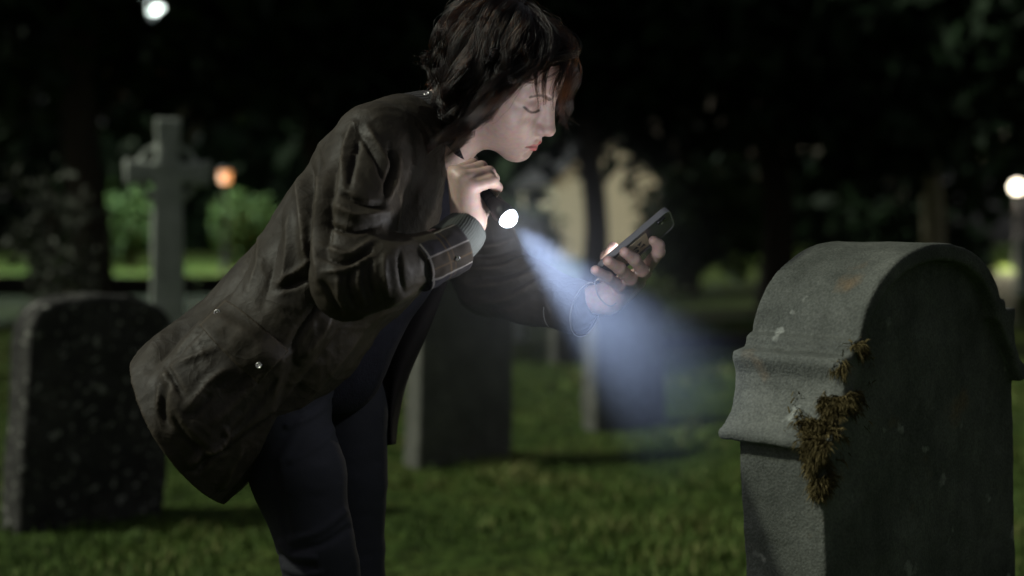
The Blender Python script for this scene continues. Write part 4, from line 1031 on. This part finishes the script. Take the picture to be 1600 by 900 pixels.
# tartan of the turned-back cuff
m_tart, n, l, b = new_mat('tartan_lining')
uv = n.new('ShaderNodeUVMap'); sx = n.new('ShaderNodeSeparateXYZ'); l.new(uv.outputs[0], sx.inputs[0])
def band(src, c, w):
    a = n.new('ShaderNodeMath'); a.operation = 'SUBTRACT'; l.new(src, a.inputs[0]); a.inputs[1].default_value = c
    a2 = n.new('ShaderNodeMath'); a2.operation = 'ABSOLUTE'; l.new(a.outputs[0], a2.inputs[0])
    a3 = n.new('ShaderNodeMath'); a3.operation = 'LESS_THAN'; l.new(a2.outputs[0], a3.inputs[0]); a3.inputs[1].default_value = w; return a3.outputs[0]
def over(base, mask, col, f=1.0):
    m = n.new('ShaderNodeMix'); m.data_type = 'RGBA'
    if f < 1:
        k = n.new('ShaderNodeMath'); k.operation = 'MULTIPLY'; k.inputs[1].default_value = f; l.new(mask, k.inputs[0]); mask = k.outputs[0]
    l.new(mask, m.inputs[0]); m.inputs[7].default_value = (*col, 1)
    if isinstance(base, tuple): m.inputs[6].default_value = (*base, 1)
    else: l.new(base, m.inputs[6])
    return m.outputs[2]
U, Vv = sx.outputs[0], sx.outputs[1]
mul = n.new('ShaderNodeMath'); mul.operation = 'MULTIPLY'; mul.inputs[1].default_value = 3.5; l.new(Vv, mul.inputs[0])
ad = n.new('ShaderNodeMath'); ad.operation = 'ADD'; ad.inputs[1].default_value = .38; l.new(mul.outputs[0], ad.inputs[0])
fr_ = n.new('ShaderNodeMath'); fr_.operation = 'FRACT'; l.new(ad.outputs[0], fr_.inputs[0]); vf = fr_.outputs[0]
c_ = over((.026, .019, .012), band(vf, .75, .25), (.013, .012, .019), .8)
c_ = over(c_, band(U, .80, .22), (.020, .016, .012), .5)
c_ = over(c_, band(U, .50, .016), (.07, .045, .02), .8); c_ = over(c_, band(U, .60, .012), (.07, .045, .02), .6)
c_ = over(c_, band(vf, .25, .02), (.065, .042, .02), .7)
c_ = over(c_, band(vf, .49, .022), (.17, .155, .14)); c_ = over(c_, band(U, .06, .020), (.17, .155, .14)); c_ = over(c_, band(vf, .985, .018), (.17, .155, .14))
nz = n.new('ShaderNodeTexNoise'); nz.inputs['Scale'].default_value = 900
mxx = n.new('ShaderNodeMix'); mxx.data_type = 'RGBA'; mxx.blend_type = 'MULTIPLY'; mxx.inputs[0].default_value = .6; l.new(c_, mxx.inputs[6]); l.new(nz.outputs['Color'], mxx.inputs[7])
l.new(mxx.outputs[2], b.inputs['Base Color']); b.inputs['Roughness'].default_value = .9; b.inputs['Specular IOR Level'].default_value = .2
cuff = tube('cuff', [P(648, 416, 2.092), P(668, 407, 2.105), P(690, 397, 2.119), P(712, 387, 2.134)], [.0435, .0430, .0425, .0420], m_tart, coat, 24, 96, .003, .0030, seed=8, flat=.93)
cuff['label'] = 'turned-back tartan lined sleeve cuff'
m_ribk, n, l, b = new_mat('ribbed_knit')
nz = n.new('ShaderNodeTexNoise'); nz.inputs['Scale'].default_value = 700
r = ramp(n, [(.3, (.030, .033, .030)), (.7, (.115, .122, .112))]); l.new(nz.outputs[0], r.inputs[0]); l.new(r.outputs[0], b.inputs['Base Color']); b.inputs['Roughness'].default_value = .95; b.inputs['Specular IOR Level'].default_value = .1
rc = tube('sweater_cuff', [P(694, 388, 2.130), P(709, 378, 2.142), P(722, 366, 2.153), P(731, 355, 2.162)], [.0345, .0345, .0335, .0305], m_ribk, person, 16, 160, .004, .0006, 54, .0022, seed=4)
rc['label'] = 'grey green ribbed knit cuff'
m_thr = plain_mat('pale_thread', (.30, .29, .28), .8)
# far cuff
tube('cuff', [P(866, 470, 2.473), P(884, 475, 2.46), P(902, 480, 2.446), P(916, 484, 2.436)], [.0465, .0475, .048, .047], m_coat, coat, 14, 72, .003, .0015, seed=12)
def ring_on(axp, axd, r, k0, k1, m=40):
    axd = axd / np.linalg.norm(axd); u = np.cross(axd, np.array([0, -1., 0])); u /= np.linalg.norm(u); v = np.cross(axd, u)
    th = np.linspace(k0, k1, m); return [axp + r * (u * math.cos(a) + v * math.sin(a)) for a in th]
fd = P(916, 484, 2.436) - P(866, 470, 2.473)
thread('stitching', ring_on(P(874, 472, 2.467), fd, .0476, 0, 2 * math.pi), .0007, m_thr, coat, 5, 60)
thread('stitching', ring_on(P(915, 484, 2.437), fd, .0476, 0, 2 * math.pi), .0007, m_thr, coat, 5, 60)
# thin cord round the wrist
wd = P(960, 458, 2.43) - P(930, 478, 2.43)
wr_c = P(950, 463, 2.427)
loop = [P(*v) for v in [(930, 444, 2.40), (934, 461, 2.395), (945, 474, 2.395), (955, 478, 2.40), (964, 471, 2.41), (968, 457, 2.43), (962, 444, 2.455), (944, 436, 2.45), (931, 438, 2.42), (930, 444, 2.40)]]
thread('wrist_cord', loop, .0011, m_thr, person, 6, 50)

# near side of the coat as a height field, to lay flaps and studs on
_nm = (cv2[:, 1] < D0 - .02) & (cn[:, 1] < -.15)
_np, _nv = to_px(cv2[_nm]), cv2[_nm]
def on_coat(px, py, lift=.0, rad=7, sleeve=False):
    m = (np.abs(_np[:, 0] - px) < rad) & (np.abs(_np[:, 1] - py) < rad)
    if not sleeve: m &= _nv[:, 1] > 2.02
    if not m.any(): return P(px, py, D0 - .2 - lift)
    w = np.exp(-((_np[m] - (px, py)) ** 2).sum(1) / (rad * .5) ** 2); y = (np.sort(_nv[m][:, 1])[: max(1, m.sum() // 2)]).mean()
    return P(px, py, y - lift)
def sheet(name, grid, mat, parent, thick=.004):
    g = np.asarray(grid); nu, nv = g.shape[:2]; V = g.reshape(-1, 3)
    nn = np.cross(np.gradient(g, axis=0), np.gradient(g, axis=1)); nn /= np.maximum(np.linalg.norm(nn, axis=2), 1e-9)[..., None]
    W = (g - nn * thick).reshape(-1, 3); N = nu * nv
    F = [(i * nv + j, i * nv + j + 1, (i + 1) * nv + j + 1, (i + 1) * nv + j) for i in range(nu - 1) for j in range(nv - 1)]
    F += [tuple(N + k for k in f[::-1]) for f in F]
    rim = [j for j in range(nv)] + [i * nv + nv - 1 for i in range(1, nu)] + [(nu - 1) * nv + j for j in range(nv - 2, -1, -1)] + [i * nv for i in range(nu - 2, 0, -1)]
    F += [(rim[k], N + rim[k], N + rim[(k + 1) % len(rim)], rim[(k + 1) % len(rim)]) for k in range(len(rim))]
    o = mesh_obj(name, np.vstack([V, W]), np.array(F), mat, parent)
    bm = bmesh.new(); bm.from_mesh(o.data); bmesh.ops.recalc_face_normals(bm, faces=bm.faces); bm.to_mesh(o.data); bm.free(); return o
# pocket flap
nu_, nv_ = 26, 40
top = crspline([(352, 468), (385, 490), (420, 520), (452, 548)], nv_); bot = crspline([(311, 508), (335, 535), (368, 568), (404, 600)], nv_)
grid = np.array([[on_coat(*(top[j] * (1 - i / (nu_ - 1)) + bot[j] * i / (nu_ - 1)), .006, 9) for j in range(nv_)] for i in range(nu_)])
for _ in range(3):
    grid[1:-1, 1:-1] = (grid[1:-1, 1:-1] * 2 + grid[:-2, 1:-1] + grid[2:, 1:-1] + grid[1:-1, :-2] + grid[1:-1, 2:]) / 6
grid[..., 1] += .003 * fbm(grid.reshape(-1, 3) * 40, 2, 77).reshape(nu_, nv_) - .010 * np.sin(np.linspace(0, math.pi, nu_))[:, None] * np.linspace(0.2, 1, nv_)[None] ** .5
flap = sheet('pocket_flap', grid, m_coat, coat, .005)
# far front panel hanging open
L_ = crspline([(612, 452), (588, 530), (594, 610), (604, 696)], 30); R_ = crspline([(700, 440), (672, 512), (638, 592), (624, 650), (619, 694)], 30)
grid = np.array([[P(*(L_[i] * (1 - t) + R_[i] * t), 2.47 + .03 * math.sin(t * 5 + i * .08) + .02 * t) for t in np.linspace(0, 1, 16)] for i in range(30)])
sheet('front_panel', grid, noise_mat('dark_lining', [(.007, .006, .006), (.013, .011, .010)], 20, .9, .2, 200, .002, .15), coat, .004)
# hem binding along the near front edge of the coat
# studs
m_nick = plain_mat('nickel', (.75, .74, .70), .22, 1.0)
def stud(px, py, r, depth=None, nd=(-.25, -1, .15), lift=.004):
    p = on_coat(px, py, lift, 9) if depth is None else P(px, py, depth)
    V, F = lathe([(r, 0), (r * 1.02, r * .25), (r * .85, r * .5), (r * .62, r * .42), (r * .5, r * .2), (r * .28, r * .22), (r * .1, r * .3)], 20)
    o = mesh_obj('stud', V, F, m_nick, coat); place(o, p, nd); return o
stud(340, 489, .0056); stud(405, 571, .0050, lift=.016); stud(667, 147, .0050, 2.305, (-.2, -1, .9)); stud(715, 404, .0040, 2.085)

# ------------------------------------------------------------------ hair: chin length, uneven, swept from a parting
def make_hair():
    rng = np.random.default_rng(11)
    gz = (HEAD_R.T @ np.array([0, 0, -1.0]))                          # world down in head axes
    hair_line = lambda x: np.interp(x, [-.11, -.06, -.02, .02, .045, .066, .085], [-.06, -.050, -.02, .0, .026, .058, .074])
    def roots(n):
        d = rng.normal(size=(n * 3, 3)); d /= np.linalg.norm(d, axis=1)[:, None]
        p = np.array([-.014, 0, .026]) + d * .1
        for _ in range(8): p = p - d * (HEADF(p) * .8)[:, None]
        return p[p[:, 2] > hair_line(p[:, 0])][:n]
    SDF.mg = .06
    g0 = roots(620); NG = len(g0)
    part_y = .022
    steps = 30; pts = np.empty((NG, steps, 3)); pts[:, 0] = g0
    side = np.where(g0[:, 1] < part_y, -1.0, 1.0)
    front = smoothstep(.02, .07, g0[:, 0])
    farf = front * (side > 0)
    back = smoothstep(.0, -.07, g0[:, 0]) * smoothstep(.10, .0, g0[:, 2])
    L = rng.uniform(.125, .180, NG) * (1 - .45 * back) * (1 - .40 * front * (side < 0)) * (1 - .28 * farf)
    fringe = (front > .6) & (np.abs(g0[:, 1] - part_y) < .026) & (rng.random(NG) < .38)
    L[fringe] = rng.uniform(.085, .125, fringe.sum())
    lift = rng.uniform(.004, .022, NG) * (1 - .3 * front) * (1 - .6 * smoothstep(-.01, -.07, g0[:, 0]))
    # first direction: out of the crown, away from the parting
    crown = np.array([-.035, part_y, .10])
    d = g0 - crown; d[:, 1] += side * .035; d[:, 2] -= .02
    d /= np.linalg.norm(d, axis=1)[:, None]
    edge = rng.uniform(-.012, .004, NG)
    ph = rng.uniform(0, 6.28, NG); curl = rng.uniform(.05, .55, NG)
    side_w = np.stack([np.cos(ph), np.sin(ph), 0 * ph], 1)
    for k in range(1, steps):
        t = k / (steps - 1)
        F = np.tile(np.array([-.10, 0, -1.0]), (NG, 1))
        F[:, 0] += -.40 * front * (side < 0) * (1 - .8 * t)              # near front hair sweeps back along the face
        F[:, 0] += .25 * (1 - front) * smoothstep(0, -.08, g0[:, 0]) * t
        wg = np.where(farf > .4, .75, .22 + .25 * t)[:, None]
        F = F * (1 - wg) + gz[None] * wg
        F[:, 1] += np.where(farf > .3, .55 * (1 - .5 * t), 0)
        F[fringe] = gz * .72 + np.array([.04, -.30, -.30])
        F = F + side_w * (curl * (.5 + t))[:, None] * np.sin(t * 8 + ph)[:, None]
        d = d * .70 + F * .30; d /= np.linalg.norm(d, axis=1)[:, None]
        p = pts[:, k - 1] + d * (L / steps)[:, None]
        off = lift * smoothstep(0, .35, t) + .002
        for _ in range(2):
            e, G = sdf_grad(HEADF, p, .002); G /= np.maximum(np.linalg.norm(G, axis=1), 1e-6)[:, None]
            p = p + G * np.maximum(off - e, 0)[:, None]
        # the edge of the hair runs from the brow to the jaw and leaves forehead and cheek free
        xm = np.interp(p[:, 2], [-.11, -.05, .03, .066, .085, .11], [.012, .040, .050, .068, .088, .13]) + edge
        face = (p[:, 0] > xm) & (p[:, 1] < .030) & ~fringe
        p[face, 0] += np.maximum(xm - p[:, 0], -.009)[face]; p[face, 1] -= .002
        d = (p - pts[:, k - 1]); d /= np.maximum(np.linalg.norm(d, axis=1), 1e-9)[:, None]
        pts[:, k] = p
    # neighbouring guides run together into separate locks, and the locks wave
    NL = 130; lc = rng.choice(NG, NL, replace=False); near_l = np.argmin(((g0[:, None] - g0[lc][None]) ** 2).sum(2), 1); lk = lc[near_l]
    tt = np.linspace(0, 1, steps)[None, :, None]; off0 = pts - pts[lk]
    pts = pts - off0 * (.72 * smoothstep(.15, .95, tt)) * (~fringe)[:, None, None]
    lp = rng.uniform(0, 6.28, (NG, 1, 3))[lk]; am = rng.uniform(.003, .015, (NG, 1, 1))[lk]
    pts = pts + am * np.sin(tt * rng.uniform(5, 9, (NG, 1, 1))[lk] + lp) * smoothstep(.1, .7, tt)
    # children gathered into locks
    NC = 22; u = np.linspace(0, 1, 16); gi = crspline(np.arange(steps)[:, None].astype(float), 16)[:, 0]
    i0 = np.minimum(gi.astype(int), steps - 2); f_ = (gi - i0)[None, :, None]
    G = pts[:, i0] * (1 - f_) + pts[:, i0 + 1] * f_
    all_p = []; all_r = []
    for c in range(NC):
        jit = rng.normal(0, .0046, (NG, 3)); tip = rng.normal(0, .0012, (NG, 3)); cut = rng.uniform(.80, 1.06, NG)
        uu = np.minimum(u[None] * cut[:, None], 1.0) * 15; j0 = np.minimum(uu.astype(int), 14); ff = (uu - j0)[..., None]
        q_ = np.take_along_axis(G, j0[..., None], 1) * (1 - ff) + np.take_along_axis(G, j0[..., None] + 1, 1) * ff
        w = u[None, :, None]
        q_ = q_ + jit[:, None] * (1 - w) + (tip[:, None] + .35 * jit[:, None]) * w
        fz = rng.normal(0, .0008, (NG, 16, 3)) * w * (rng.random(NG) < .25)[:, None, None]
        q_ = q_ + np.cumsum(fz, 1)
        all_p.append(q_)
    # stray hairs
    st = rng.integers(0, NG, 200); q_ = G[st] + rng.normal(0, .006, (200, 1, 3)) * u[None, :, None] ** 1.3 * 2 + np.cumsum(rng.normal(0, .0011, (200, 16, 3)), 1); all_p.append(q_)
    Q = np.vstack(all_p)
    # keep strands out of the skin
    fl_ = Q.reshape(-1, 3); SDF.mg = .004; nr = np.nonzero(np.linalg.norm(fl_ / np.array([1.0, .85, 1.1]), axis=1) < .125)[0]
    e = HEADF(fl_[nr]); c_ = fl_[nr] - np.array([0, 0, .01]); c_ /= np.linalg.norm(c_, axis=1)[:, None]; e = np.where(e > .5, 1, e)
    fl_[nr] += c_ * np.maximum(.0016 - e, 0)[:, None] * 1.2
    Wd = HW(fl_); n_ = len(Q)
    hc = bpy.data.hair_curves.new('hair'); hc.add_curves([16] * n_)
    hc.position_data.foreach_set('vector', Wd.astype(np.float32).ravel())
    rad = np.tile(np.interp(u, [0, .6, 1], [.00024, .00022, .00006]), n_)
    ra = hc.attributes.get('radius') or hc.attributes.new('radius', 'FLOAT', 'POINT'); ra.data.foreach_set('value', rad.astype(np.float32))
    m, n, l, b = new_mat('dark_hair')
    hb = n.new('ShaderNodeBsdfHairPrincipled'); hb.parametrization = 'MELANIN'
    hb.inputs['Melanin'].default_value = .975; hb.inputs['Melanin Redness'].default_value = .28; hb.inputs['Roughness'].default_value = .22; hb.inputs['Radial Roughness'].default_value = .30
    hb.inputs['Random Color'].default_value = .25; hb.inputs['Random Roughness'].default_value = .2
    l.new(hb.outputs[0], n['Material Output'].inputs[0]); hc.materials.append(m)
    o = bpy.data.objects.new('hair', hc); COL.objects.link(o); o.parent = person
    o['label'] = 'dark brown chin-length hair'
    return o
hair = make_hair()
# scalp under the hair
hlq = np.interp(q[:, 0], [-.11, -.06, -.02, .02, .045, .066, .085], [-.06, -.050, -.02, .0, .026, .058, .074])
paint(smoothstep(-.008, .010, q[:, 2] - hlq) * (np.linalg.norm(q, axis=1) < .2), (.020, .012, .009))
ca.data.foreach_set('color', np.hstack([colr, np.ones((len(colr), 1))]).astype(np.float32).ravel())
# ------------------------------------------------------------------ phone, held in the left hand
def rbox(x0, x1, y0, y1, z0, z1, r, seg=5, bev=.0008):
    """rounded slab: x,y outline with corner radius r, z thickness with a small edge"""
    bm = bmesh.new(); pts = []
    for cx, cy, a0 in ((x1 - r, y1 - r, 0), (x0 + r, y1 - r, 90), (x0 + r, y0 + r, 180), (x1 - r, y0 + r, 270)):
        for k in range(seg + 1):
            a = math.radians(a0 + 90 * k / seg); pts.append((cx + r * math.cos(a), cy + r * math.sin(a)))
    cx, cy = (x0 + x1) / 2, (y0 + y1) / 2; rings = []
    for z_, ins in ((z0, bev), (z0 + bev * .3, bev * .3), (z0 + bev, 0), (z1 - bev, 0), (z1 - bev * .3, bev * .3), (z1, bev)):
        sx_ = 1 - ins * 2 / (x1 - x0); sy_ = 1 - ins * 2 / (y1 - y0)
        rings.append([bm.verts.new((cx + (x - cx) * sx_, cy + (y - cy) * sy_, z_)) for x, y in pts])
    N = len(pts)
    for a, b_ in zip(rings, rings[1:]):
        for i in range(N): bm.faces.new((a[i], a[(i + 1) % N], b_[(i + 1) % N], b_[i]))
    bm.faces.new(rings[0][::-1]); bm.faces.new(rings[-1])
    return bm
phone = empty('smartphone')
tag(phone, 'dark smartphone in clear case with beige sticker, held up in the left hand', 'smartphone')
# local axes: x along the phone, y across, z out of the back
phone.matrix_world = Matrix.Translation(Vector(PH_A)) @ Matrix([list(ph_l), list(ph_w), list(np.cross(ph_l, ph_w))]).transposed().to_4x4()
zs = 1.0 if np.cross(ph_l, ph_w) @ ph_n > 0 else -1.0
def zb(a, b_): return (min(a * zs, b_ * zs), max(a * zs, b_ * zs))
m_glassback = plain_mat('phone_back_glass', (.060, .061, .064), .30, 0, .5)
m_case = plain_mat('clear_case_edge', (.28, .285, .29), .16, .5, .8)
m_screen = plain_mat('lit_screen', (.02, .02, .02), .1, 0, .5, (1.0, .95, .92), 12.0)
z = zb(-.0090, 0); bm_obj('body', rbox(.002, PH_L - .002, .002, PH_W - .002, z[0], z[1], .010), m_glassback, phone)
# case rim: a frame round the edge
def rim(name, w, z0, z1, mat):
    a = rbox(0, PH_L, 0, PH_W, *zb(z0, z1), .012, 6, .0006)
    V = [tuple(v.co) for v in a.verts]; a.free()
    N = len(V) // 6; cx, cy = PH_L / 2, PH_W / 2; ins = [((x - cx) * (1 - 2 * w / PH_L) + cx, (y - cy) * (1 - 2 * w / PH_W) + cy) for x, y, _ in V[2 * N:3 * N]]
    za, zc = zb(z0, z1); VV = V[:]; VV += [(x, y, za) for x, y in ins] + [(x, y, zc) for x, y in ins]; F = []
    for k in range(5):
        for i in range(N): F.append((k * N + i, k * N + (i + 1) % N, (k + 1) * N + (i + 1) % N, (k + 1) * N + i))
    for i in range(N):
        j_ = (i + 1) % N
        F.append((6 * N + i, 6 * N + j_, j_, i)); F.append((5 * N + i, 5 * N + j_, 7 * N + j_, 7 * N + i)); F.append((7 * N + i, 7 * N + j_, 6 * N + j_, 6 * N + i))
    return mesh_obj(name, VV, F, mat, phone, True)
rim('case', .0022, -.0096, .0012, m_case)
z = zb(-.0094, -.0091); bm_obj('screen', rbox(.006, PH_L - .006, .005, PH_W - .005, z[0], z[1], .006, 5, .0001), m_screen, phone)
m_lens = plain_mat('camera_glass', (.004, .004, .006), .06, 0, .8); m_ring = plain_mat('camera_ring', (.12, .12, .13), .3, 1)
z = zb(.0002, .0022); cam_bump = bm_obj('camera_bump', rbox(PH_L - .030, PH_L - .012, .009, .021, z[0], z[1], .0058, 6, .0005), m_ring, phone, True)
for xx in (PH_L - .0245, PH_L - .0165):
    V, F = lathe([(.0046, 0), (.0046, .0008), (.0030, .0011), (.0012, .0013)], 20); o = mesh_obj('camera_lens', V, F, m_lens, cam_bump); o.matrix_local = Matrix.Translation((xx, .015, .0021 * zs)) @ Matrix.Scale(zs, 4, (0, 0, 1))
V, F = lathe([(.0022, 0), (.0022, .0006), (.001, .0008)], 14); o = mesh_obj('flash', V, F, plain_mat('flash_white', (.8, .78, .7), .3), phone); o.matrix_local = Matrix.Translation((PH_L - .021, .0265, .0004 * zs)) @ Matrix.Scale(zs, 4, (0, 0, 1))
m_card = noise_mat('card_beige', [(.52, .42, .27), (.60, .50, .34)], 60, .7, .05, 300, .001); m_ink = plain_mat('card_ink', (.055, .040, .030), .8)
z = zb(.0004, .0009); card = bm_obj('sticker', rbox(.024, .098, .012, .062, z[0], z[1], .002, 3, .0001), m_card, phone)
def ink(polys):
    V, F = [], []
    for p_ in polys:
        k = len(V); m = len(p_)
        V += [(x, y, .0012 * zs) for x, y in p_]; V += [(x, y, .0010 * zs) for x, y in p_]
        F.append(tuple(range(k, k + m))); F.append(tuple(range(k + m, k + 2 * m))[::-1])
        F += [(k + i, k + (i + 1) % m, k + m + (i + 1) % m, k + m + i) for i in range(m)]
    return mesh_obj('print', V, F, m_ink, card, False)
# two slanted wedges and a block of lettering
S = lambda x, y: (.060 + x * .001, .037 + y * .001)
ink([[S(26, -10), S(19, 2), S(15, -9)], [S(27, 4), S(30, 16), S(18, 10)], [S(13, -6), S(16, 4), S(4, -2)], [S(14, 8), S(15, 19), S(5, 15)], [S(10, 4), S(12, 8), S(6, 9)],
     [S(-1, -9), S(-1, -4), S(-5, -4), S(-5, -9)], [S(-1, -2), S(-1, 1), S(-8, 1), S(-8, -2)], [S(-1, 3), S(-2, 8), S(-8, 5)], [S(-1, 10), S(-1, 14), S(-4, 14), S(-4, 10)], [S(-6, 9), S(-6, 13), S(-10, 13), S(-10, 9)],
     [S(-8, -8), S(-8, -4), S(-13, -4), S(-13, -8)], [S(-12, 0), S(-11, 5), S(-16, 4), S(-16, 1)]])

# ------------------------------------------------------------------ torch in the right hand
torch = empty('torch')
tag(torch, 'small black torch with glaring white lens, gripped in the right fist', 'torch')
T_AX = np.array([.58, -.54, -.61]); T_AX /= np.linalg.norm(T_AX)
T_LENS = P(793, 340, 2.145)
zv = Vector(T_AX); xv = Vector((0, 0, 1)).cross(zv).normalized(); yv = zv.cross(xv)
torch.matrix_world = Matrix.Translation(Vector(T_LENS)) @ Matrix((xv, yv, zv)).transposed().to_4x4()
m_blk = noise_mat('anodised_black', [(.005, .005, .006), (.010, .010, .011)], 40, .5, .1, 300, .001, .3)
V, F = lathe([(.0085, -.095), (.0100, -.093), (.0100, -.082), (.0094, -.081), (.0094, -.040), (.0105, -.036), (.0140, -.024), (.0162, -.016), (.0162, -.001), (.0155, .0005), (.0150, -.003)], 36); mesh_obj('barrel', V, F, m_blk, torch)
for k in range(5):
    zc = -.078 + k * .008; V, F = lathe([(.0090, zc), (.0099, zc + .001), (.0099, zc + .004), (.0090, zc + .005)], 24); mesh_obj('grip_ring', V, F, m_blk, torch)
m_lit = plain_mat('lit_lens', (.9, .9, .9), .2, 0, .5, (.80, .88, 1.0), 26.0)
V, F = lathe([(.0152, -.0028), (.0154, .0020), (.0138, .0075), (.0100, .0118), (.0052, .0142), (.0010, .0148)], 32); mesh_obj('lens', V, F, m_lit, torch)
sp_d = bpy.data.lights.new('torch_beam', 'SPOT'); sp_d.energy = 640; sp_d.color = (.54, .68, 1.0); sp_d.spot_size = math.radians(35); sp_d.spot_blend = 1.0; sp_d.shadow_soft_size = .012
sp = bpy.data.objects.new('torch_beam', sp_d); COL.objects.link(sp); sp.parent = torch; sp.matrix_local = Matrix.Translation((0, 0, .0160)) @ Matrix.Rotation(math.pi, 4, 'X')
pt_d = bpy.data.lights.new('added_fill', 'POINT'); pt_d.energy = 1.9; pt_d.color = (.92, .93, 1.0); pt_d.shadow_soft_size = .012  # fill light added in the air ahead of the lens, lifting face and hands
pt = bpy.data.objects.new('added_fill', pt_d); COL.objects.link(pt); pt.parent = torch; pt.location = (0, 0, .105)
